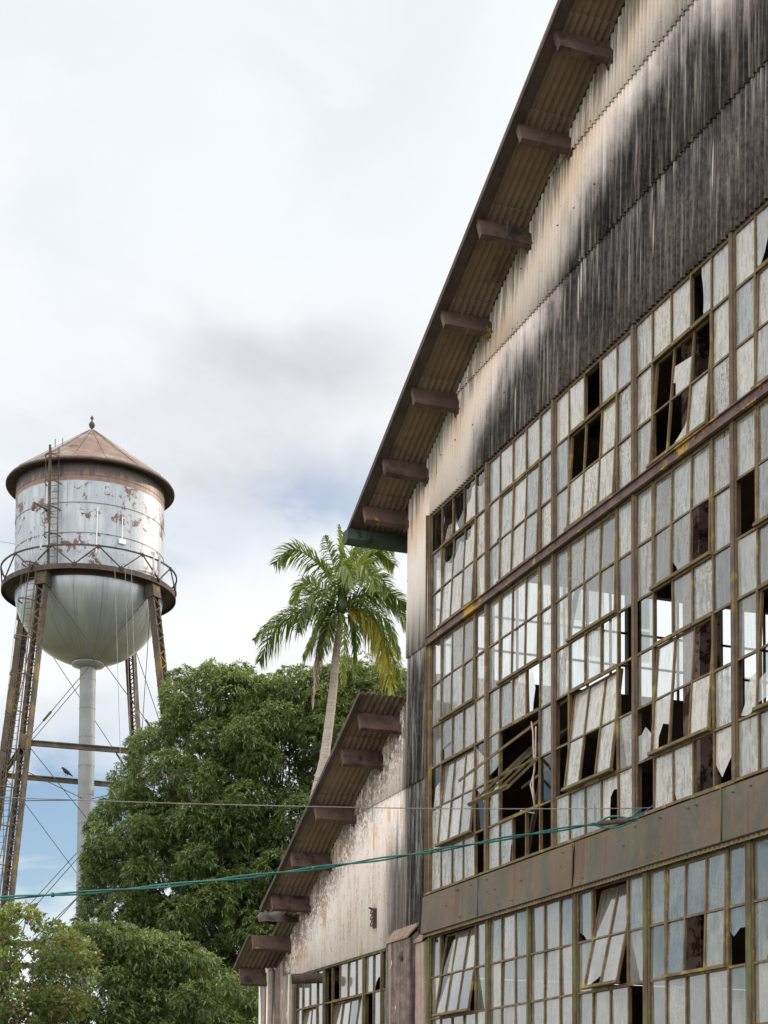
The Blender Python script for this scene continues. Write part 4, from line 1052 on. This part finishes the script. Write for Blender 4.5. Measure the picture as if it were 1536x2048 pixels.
# bird on the rear strut
bp_ = legp(3, ZS[0]).lerp(legp(0, ZS[0]), .0)
a, b = legp(2, ZS[0]), legp(3, ZS[0])
best = None
for t in np.linspace(0, 1, 400):
    p_ = a.lerp(b, t); d = p_-CAM; xx = 768+FPX*d.dot(RT)/d.dot(AX)
    if best is None or abs(xx-132) < best[0]: best = (abs(xx-132), p_)
bp_ = best[1]+Vector((0, 0, .22))
BSC = .8
BD = thing('bird', 'small dark bird perched on the horizontal strut of the water tower', 'bird', tuple(bp_))
bd = MB(); o_ = bp_+Vector((0, 0, .22))
spine = [o_+TR*.34-UP*.20, o_+TR*.22-UP*.10, o_+TR*.10-UP*.02, o_-TR*.03+UP*.06, o_-TR*.11+UP*.15, o_-TR*.15+UP*.21, o_-TR*.20+UP*.23, o_-TR*.23+UP*.22]
bd.tube(spine, [.02, .05, .10, .12, .085, .065, .05, .02], 12); bd.build('body', 'bird', BD, smooth=True, org=tuple(bp_))
bd = MB(); bd.tube([o_-TR*.22+UP*.22, o_-TR*.30+UP*.18], [.02, .004], 8); bd.build('beak', 'bird', BD, org=tuple(bp_))
for s_ in (-.04, .06):
    bd = MB(); bd.tube([o_+TR*(s_)-UP*.08, o_+TR*(s_)-UP*.22], .014, 6); bd.build('leg', 'bird', BD, org=tuple(bp_))

# ------------------------------------------------------------------ foliage
def np_mesh(name, V, F, C_, mt, parent, org_):
    me = bpy.data.meshes.new(name); n = len(V); m_ = len(F)
    me.vertices.add(n); me.vertices.foreach_set('co', (V-np.array(org_)).astype(np.float32).ravel())
    me.loops.add(m_*3); me.loops.foreach_set('vertex_index', F.astype(np.int32).ravel())
    me.polygons.add(m_); me.polygons.foreach_set('loop_start', np.arange(0, m_*3, 3, dtype=np.int32))
    me.materials.append(MT[mt]); me.update(calc_edges=True)
    ca = me.color_attributes.new('var', 'FLOAT_COLOR', 'POINT'); ca.data.foreach_set('color', np.c_[C_, np.ones(n)].astype(np.float32).ravel())
    o = bpy.data.objects.new(name, me); COL.objects.link(o); o.parent = parent; return o
def leaves(cent, axis, L_, w_, nleaf, droop, tone, spread=(0.2, 1.25)):
    "rosettes: cent (n,3), axis (n,3) unit; returns V, F, C"
    n = len(cent); nl = nleaf
    ax = axis/np.linalg.norm(axis, axis=1, keepdims=True)
    ref = np.where(np.abs(ax[:, 2:3]) < .9, np.array([[0, 0, 1.]]), np.array([[1., 0, 0]]))
    u = np.cross(ax, ref); u /= np.linalg.norm(u, axis=1, keepdims=True); v = np.cross(ax, u)
    ph = rng.uniform(0, math.tau, (n, nl)); th = rng.uniform(*spread, (n, nl))
    d = (np.cos(ph)*np.sin(th))[..., None]*u[:, None]+(np.sin(ph)*np.sin(th))[..., None]*v[:, None]+np.cos(th)[..., None]*ax[:, None]
    Ls = (L_*rng.uniform(.6, 1.15, (n, nl)))[..., None]
    b = cent[:, None]+rng.normal(0, .03, (n, nl, 3))
    dn = np.array([0, 0, -1.])
    mid = b+d*Ls*.5+dn*Ls*droop*.12
    tip = b+d*Ls*.9+dn*Ls*droop*.5
    sd2 = np.cross(d, dn+rng.normal(0, .5, d.shape)); sd2 /= np.linalg.norm(sd2, axis=2, keepdims=True)+1e-9
    ws = w_*rng.uniform(.8, 1.2, (n, nl))[..., None]
    ml, mr = mid-sd2*ws/2, mid+sd2*ws/2
    V = np.stack([b, ml, mr, tip], 2).reshape(-1, 3)
    k = np.arange(n*nl)*4
    F = np.concatenate([np.stack([k, k+2, k+1], 1), np.stack([k+1, k+2, k+3], 1)])
    t = np.clip(tone[:, None]+rng.normal(0, .16, (n, nl)), 0, 1); g2 = rng.uniform(0, 1, (n, nl)); g3 = rng.uniform(0, 1, (n, nl))
    C_ = np.repeat(np.stack([t, g2, g3], 2).reshape(-1, 3), 4, axis=0)
    return V, F, C_
def inpoly(p, poly):
    x, y = p; r = False; n = len(poly)
    for i in range(n):
        (x0, y0), (x1, y1) = poly[i], poly[(i+1) % n]
        if (y0 > y) != (y1 > y) and x < (x1-x0)*(y-y0)/(y1-y0)+x0: r = not r
    return r
def edist(p, poly):
    x, y = p; m_ = 1e9; n = len(poly)
    for i in range(n):
        (x0, y0), (x1, y1) = poly[i], poly[(i+1) % n]; dx, dy = x1-x0, y1-y0
        t = max(0, min(1, ((x-x0)*dx+(y-y0)*dy)/(dx*dx+dy*dy+1e-9))); m_ = min(m_, math.hypot(x-x0-t*dx, y-y0-t*dy))
    return m_
def tree(label, poly, z0, zr, nin, rin, nedge, redge, per, L_, w_, nl, mt, trunk_px, trunk_r, tonef, droop=1.0, cat='tree', name='tree', group=None, spread=(.2, 1.25), rep=1.0):
    base = dep(trunk_px[0], trunk_px[1], z0); base.z = 0
    Tt = thing(name, label, cat, tuple(base), group)
    lobes = []
    xs = [p_[0] for p_ in poly]; ys = [p_[1] for p_ in poly]
    tries = 0
    while len(lobes) < nin and tries < 40000:
        tries += 1
        p_ = (rnd.uniform(min(xs), max(xs)), rnd.uniform(min(ys), max(ys)))
        if not inpoly(p_, poly): continue
        e = edist(p_, poly)
        if e < rin*.55: continue
        q = min(1, e/(rin*3))
        zz = z0-zr*q*rnd.uniform(.1, 1)+rnd.uniform(-.6, 1.2)
        c = dep(p_[0], p_[1], zz); r_ = rnd.uniform(.7, 1.15)*rin*zz/FPX
        if any((c-a).length < .38*rep*(r_+b) for a, b, _ in lobes): continue
        lobes.append((c, r_, rnd.gauss(0, .12)))
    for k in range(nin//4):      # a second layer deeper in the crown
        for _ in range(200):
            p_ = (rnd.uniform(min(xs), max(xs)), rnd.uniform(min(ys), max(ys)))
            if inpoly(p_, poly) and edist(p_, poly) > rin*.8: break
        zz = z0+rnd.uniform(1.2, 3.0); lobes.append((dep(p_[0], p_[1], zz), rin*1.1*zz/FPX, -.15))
    # edge lobes follow the outline
    per_len = [math.hypot(poly[(i+1) % len(poly)][0]-poly[i][0], poly[(i+1) % len(poly)][1]-poly[i][1]) for i in range(len(poly))]
    tot = sum(per_len)
    for k in range(nedge):
        s_ = tot*(k+rnd.random()*.8)/nedge; i = 0
        while s_ > per_len[i]: s_ -= per_len[i]; i = (i+1) % len(poly)
        t = s_/per_len[i]; a, b = poly[i], poly[(i+1) % len(poly)]
        r_ = redge*rnd.uniform(.6, 1.2)
        px_, py_ = a[0]+(b[0]-a[0])*t, a[1]+(b[1]-a[1])*t; cx_, cy_ = sum(xs)/len(xs), sum(ys)/len(ys)
        dl = math.hypot(cx_-px_, cy_-py_); ins_ = r_*rnd.uniform(-.1, 1.3)
        px_ += (cx_-px_)/dl*ins_; py_ += (cy_-py_)/dl*ins_
        zz = z0+rnd.uniform(-1.6, 1.6); lobes.append((dep(px_, py_, zz), r_*zz/FPX, rnd.gauss(.05, .12)))
    cs_, as_, ts_ = [], [], []
    for c, r_, tn in lobes:
        n = max(8, int(per*(r_/.9)**2)); d = rng.normal(0, 1, (n, 3)); d /= np.linalg.norm(d, axis=1, keepdims=True)
        d = d[(d[:, 2] > -.75)]
        rr2 = r_*(.70+.38*rng.random(len(d))**.6)
        e_ = np.array([1.0, 1.0, .8])
        cs_.append(np.array(c)+d*rr2[:, None]*e_); a_ = d+np.array([0, 0, .45])+rng.normal(0, .25, d.shape); as_.append(a_)
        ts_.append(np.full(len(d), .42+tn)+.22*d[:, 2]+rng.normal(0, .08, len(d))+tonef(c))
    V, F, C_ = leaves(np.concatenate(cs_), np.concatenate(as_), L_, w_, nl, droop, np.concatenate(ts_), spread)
    np_mesh('crown', V, F, C_, mt, Tt, tuple(base))
    tk = MB(); hub = base+Vector((0, 0, max(1.5, (sum(c.z for c, _, _ in lobes)/len(lobes))*.45)))
    cz_ = hub
    tk.tube([base, base.lerp(cz_, .5)+Vector((jit(.3), jit(.3), 0)), cz_], [trunk_r, trunk_r*.8, trunk_r*.7], 12)
    for c, r_, _ in lobes[::4]:
        m1 = cz_.lerp(c, .45)+Vector((jit(.6), jit(.6), .8)); tk.tube([cz_+Vector((0, 0, -.3)), m1, c], [trunk_r*.30, trunk_r*.12, .018], 6)
    tk.build('trunk', 'bark', Tt, smooth=True, org=tuple(base))
    return Tt
mango = [(352, 1352), (405, 1338), (470, 1338), (520, 1362), (560, 1352), (640, 1345), (700, 1330), (760, 1350), (860, 1380), (900, 1500), (900, 2100), (700, 2300), (330, 2300), (262, 2150), (230, 1960), (175, 1850),
         (172, 1770), (196, 1700), (188, 1650), (222, 1600), (250, 1570), (262, 1490), (300, 1462), (345, 1420)]
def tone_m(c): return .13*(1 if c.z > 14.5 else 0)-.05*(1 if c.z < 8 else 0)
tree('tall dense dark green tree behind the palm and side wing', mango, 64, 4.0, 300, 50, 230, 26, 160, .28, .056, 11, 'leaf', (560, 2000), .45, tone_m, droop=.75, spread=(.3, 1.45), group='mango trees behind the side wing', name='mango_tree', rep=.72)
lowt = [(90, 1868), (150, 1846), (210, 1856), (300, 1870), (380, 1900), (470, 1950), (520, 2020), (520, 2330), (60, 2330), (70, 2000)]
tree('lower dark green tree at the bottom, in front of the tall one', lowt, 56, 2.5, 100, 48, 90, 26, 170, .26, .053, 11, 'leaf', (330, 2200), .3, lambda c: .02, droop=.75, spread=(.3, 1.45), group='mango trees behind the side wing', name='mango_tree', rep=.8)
bush = [(-60, 1830), (10, 1832), (40, 1812), (75, 1830), (120, 1858), (170, 1872), (190, 1960), (120, 2060), (110, 2330), (-150, 2330), (-150, 1840)]
tree('light yellow green tree with reddish tips in the lower left corner', bush, 50, 2.0, 80, 38, 100, 19, 200, .20, .075, 8, 'leaf2', (20, 2250), .2, lambda c: .1*(c.z-7.5), droop=.4, name='broadleaf_tree')
rt_poly = [(690, 1345), (735, 1322), (790, 1335), (830, 1352), (860, 1500), (860, 1800), (700, 1800), (690, 1500)]
tree('thin crowned tree showing between the palm trunk and the hall corner', rt_poly, 74, 1.5, 30, 40, 40, 26, 60, .30, .062, 10, 'leaf', (770, 1900), .3, lambda c: .15, droop=1.0, name='broadleaf_tree')

# ------------------------------------------------------------------ palm
PZ = 55.0
def PPx(x, y, z=0.0):    # zoom coordinates of the palm study
    return dep(480+x/4.389, 1040+y/4.389, PZ+z)
pb = dep(600, 1760, PZ); pb.z = 0
PT = thing('palm_tree', 'tall leaning coconut palm with drooping fronds, left of the hall corner', 'palm tree', tuple(pb))
tkp = [pb, dep(604, 1900, PZ), dep(616, 1680, PZ), dep(634, 1580, PZ), dep(648, 1520, PZ), dep(659, 1440, PZ), dep(667, 1370, PZ), dep(672, 1310, PZ), dep(679, 1258, PZ), dep(682, 1222, PZ)]
tkc = smooth_curve(tkp, 8); n = len(tkc)
tb_ = MB(); tb_.tube(tkc, [.215-.115*(i/(n-1))-(.03*max(0, i/(n-1)-.85)/.15)+.006*math.sin(i*2.1) for i in range(n)], 14); tb_.build('trunk', 'palmtrunk', PT, smooth=True, org=tuple(pb))
cs2 = MB(); cs2.tube([dep(682, 1226, PZ), dep(683, 1214, PZ), dep(685, 1200, PZ), dep(686, 1186, PZ), dep(688, 1168, PZ)], [.15, .19, .17, .11, .03], 12, col=(.15, .5, .5)); cs2.build('crown_shaft', 'palm', PT, smooth=True, org=tuple(pb))
fr_specs = [
 ([(880, 700), (790, 520), (690, 390), (560, 290), (430, 265), (300, 380)], 0.9, .74, 'palm', .45),
 ([(880, 690), (850, 500), (800, 330), (745, 140)], 1.2, .52, 'palm', .35),
 ([(890, 680), (905, 450), (900, 250), (875, 50)], 1.5, .50, 'palm', .6),
 ([(900, 680), (950, 480), (1010, 300), (1040, 190), (1130, 200)], 1.0, .62, 'palm', .55),
 ([(905, 690), (1000, 480), (1120, 330), (1240, 300), (1350, 390)], 0.4, .68, 'palm', .7),
 ([(905, 680), (980, 430), (1060, 300), (1190, 230), (1340, 260)], 1.6, .62, 'palm', .5),
 ([(910, 760), (1030, 680), (1180, 630), (1340, 660), (1460, 760)], 0.8, .66, 'palm', .3),
 ([(920, 780), (1060, 700), (1240, 700), (1400, 800), (1480, 1000)], 1.2, .6, 'palm', .35),
 ([(930, 790), (1080, 760), (1230, 830), (1330, 980), (1400, 1170)], -.9, .7, 'palm', .25),
 ([(930, 800), (1050, 790), (1180, 900), (1260, 1100), (1310, 1330)], -.3, .6, 'palmy', .5),
 ([(930, 810), (1090, 830), (1240, 980), (1340, 1180), (1400, 1400)], .5, .62, 'palm', .6),
 ([(860, 720), (740, 620), (630, 560), (540, 560), (460, 730)], 0.7, .56, 'palm', .6),
 ([(860, 740), (740, 670), (640, 650), (560, 760), (500, 960)], -1.0, .70, 'palm', .3),
 ([(860, 770), (640, 780), (430, 860), (270, 1020), (170, 1240)], -.2, .76, 'palm', .25),
 ([(860, 760), (650, 800), (420, 830), (250, 930), (130, 1050)], .9, .5, 'palm', .3),
 ([(860, 790), (780, 760), (700, 860), (640, 1030), (560, 1190)], -1.3, .62, 'palm', .3),
 ([(870, 800), (800, 860), (760, 1000), (700, 1150)], -.8, .50, 'palm', .25),
 ([(890, 800), (915, 900), (915, 1100), (900, 1320), (905, 1440)], -1.2, .30, 'palm', .85),
 ([(940, 830), (1000, 880), (1020, 1040), (1010, 1240)], -.3, .46, 'palm', .25),
 ([(900, 680), (960, 480), (1050, 390), (1130, 450), (1190, 600)], -1.6, .62, 'palm', .7),
 ([(900, 700), (860, 520), (900, 400), (960, 440), (1000, 560)], -1.9, .60, 'palm', .6),
 ([(905, 700), (1010, 560), (1140, 480), (1250, 520), (1300, 620)], -.9, .60, 'palm', .55),
 ([(860, 860), (760, 900), (700, 1080), (660, 1300), (640, 1640)], -.5, .42, 'palmdead', .5),
 ([(870, 880), (790, 920), (740, 1010), (690, 1200), (655, 1500)], -.1, .36, 'palmdead', .6),
 ([(930, 860), (1080, 880), (1210, 1050), (1290, 1300), (1330, 1530)], .8, .60, 'palmy', .6),
]
for (pp_, dz, ll, mt, tn) in fr_specs:
    m_ = len(pp_); P3 = [PPx(x, y, dz*(i/(m_-1))**1.1) for i, (x, y) in enumerate(pp_)]
    cur = smooth_curve(P3, 12); nn = len(cur)
    Vv, Ff, Cc = [], [], []
    def addleaf(b, d, L_, w_, t):
        sdv2 = d.cross(Vector((0, 0, 1))+Vector((jit(.6), jit(.6), jit(.3)))).normalized()
        g_ = Vector((0, 0, -1)); m1 = b+d*(L_*.5)+g_*(L_*.07); tp = b+d*(L_*.93)+g_*(L_*.36)
        k = len(Vv); Vv.extend([b-sdv2*w_*.4, b+sdv2*w_*.4, m1-sdv2*w_*.5, m1+sdv2*w_*.5, tp])
        Ff.extend([(k, k+1, k+3), (k, k+3, k+2), (k+2, k+3, k+4)])
        c_ = (min(1, max(0, t+rnd.gauss(0, .14))), rnd.random(), rnd.random()); Cc.extend([c_]*5)
    cnt = 108; start = .05; roll_ = rnd.choice((-1, 1))*rnd.uniform(.7, 1.25)
    for k in range(cnt):
        s_ = start+(1-start)*k/(cnt-1); f_ = s_*(nn-1); i = min(int(f_), nn-2); b = cur[i].lerp(cur[i+1], f_-i)
        tg_ = (cur[i+1]-cur[max(i-1, 0)]).normalized()
        up_ = Vector((0, 0, 1)); lat = tg_.cross(up_+AX*-.25)
        if lat.length < .2: lat = RT.copy()
        lat.normalize(); upv = lat.cross(tg_).normalized(); upv = upv if upv.z > 0 else -upv
        prof_ = math.sin(math.pi*min(1, (s_-start)/(1-start)*.84+.14))**.6
        Lf = ll*prof_*(1.0 if s_ < .95 else .8)
        for q in (-1, 1):
            hang = .35 if mt == 'palm' else 1.1
            d_ = (lat*q*.85*math.cos(roll_)+upv*q*.85*math.sin(roll_)+upv*(.25 if mt == 'palm' else 0)*(1-s_)+tg_*(.55+.5*s_)+Vector((0, 0, -hang*(1-.5*s_)*rnd.uniform(.3, 1)))+Vector((jit(.22), jit(.22), jit(.22)))).normalized()
            if rnd.random() < .04: continue
            addleaf(b, d_, Lf*rnd.uniform(.9, 1.4), .044, tn)
    # rachis
    k0 = len(Vv)
    for i, p_ in enumerate(cur):
        r_ = .030*(1-.8*i/(nn-1)); tg_ = (cur[min(i+1, nn-1)]-cur[max(i-1, 0)]).normalized(); u_ = tg_.cross(AX).normalized(); w2 = tg_.cross(u_)
        for a in (0, 1, 2): 
            an_ = math.tau*a/3; Vv.append(p_+(u_*math.cos(an_)+w2*math.sin(an_))*r_); Cc.append((.85 if mt == 'palm' else .5, .5, .5))
    for i in range(nn-1):
        for a in range(3):
            p0_, p1_ = k0+i*3+a, k0+i*3+(a+1) % 3; Ff.extend([(p0_, p1_, p1_+3), (p0_, p1_+3, p0_+3)])
    o = np_mesh('frond', np.array([tuple(v_) for v_ in Vv]), np.array(Ff), np.array(Cc), mt, PT, tuple(pb))
    if mt == 'palmdead': o['label'] = 'dry brown hanging frond'
    if mt == 'palmy': o['label'] = 'yellowing frond'
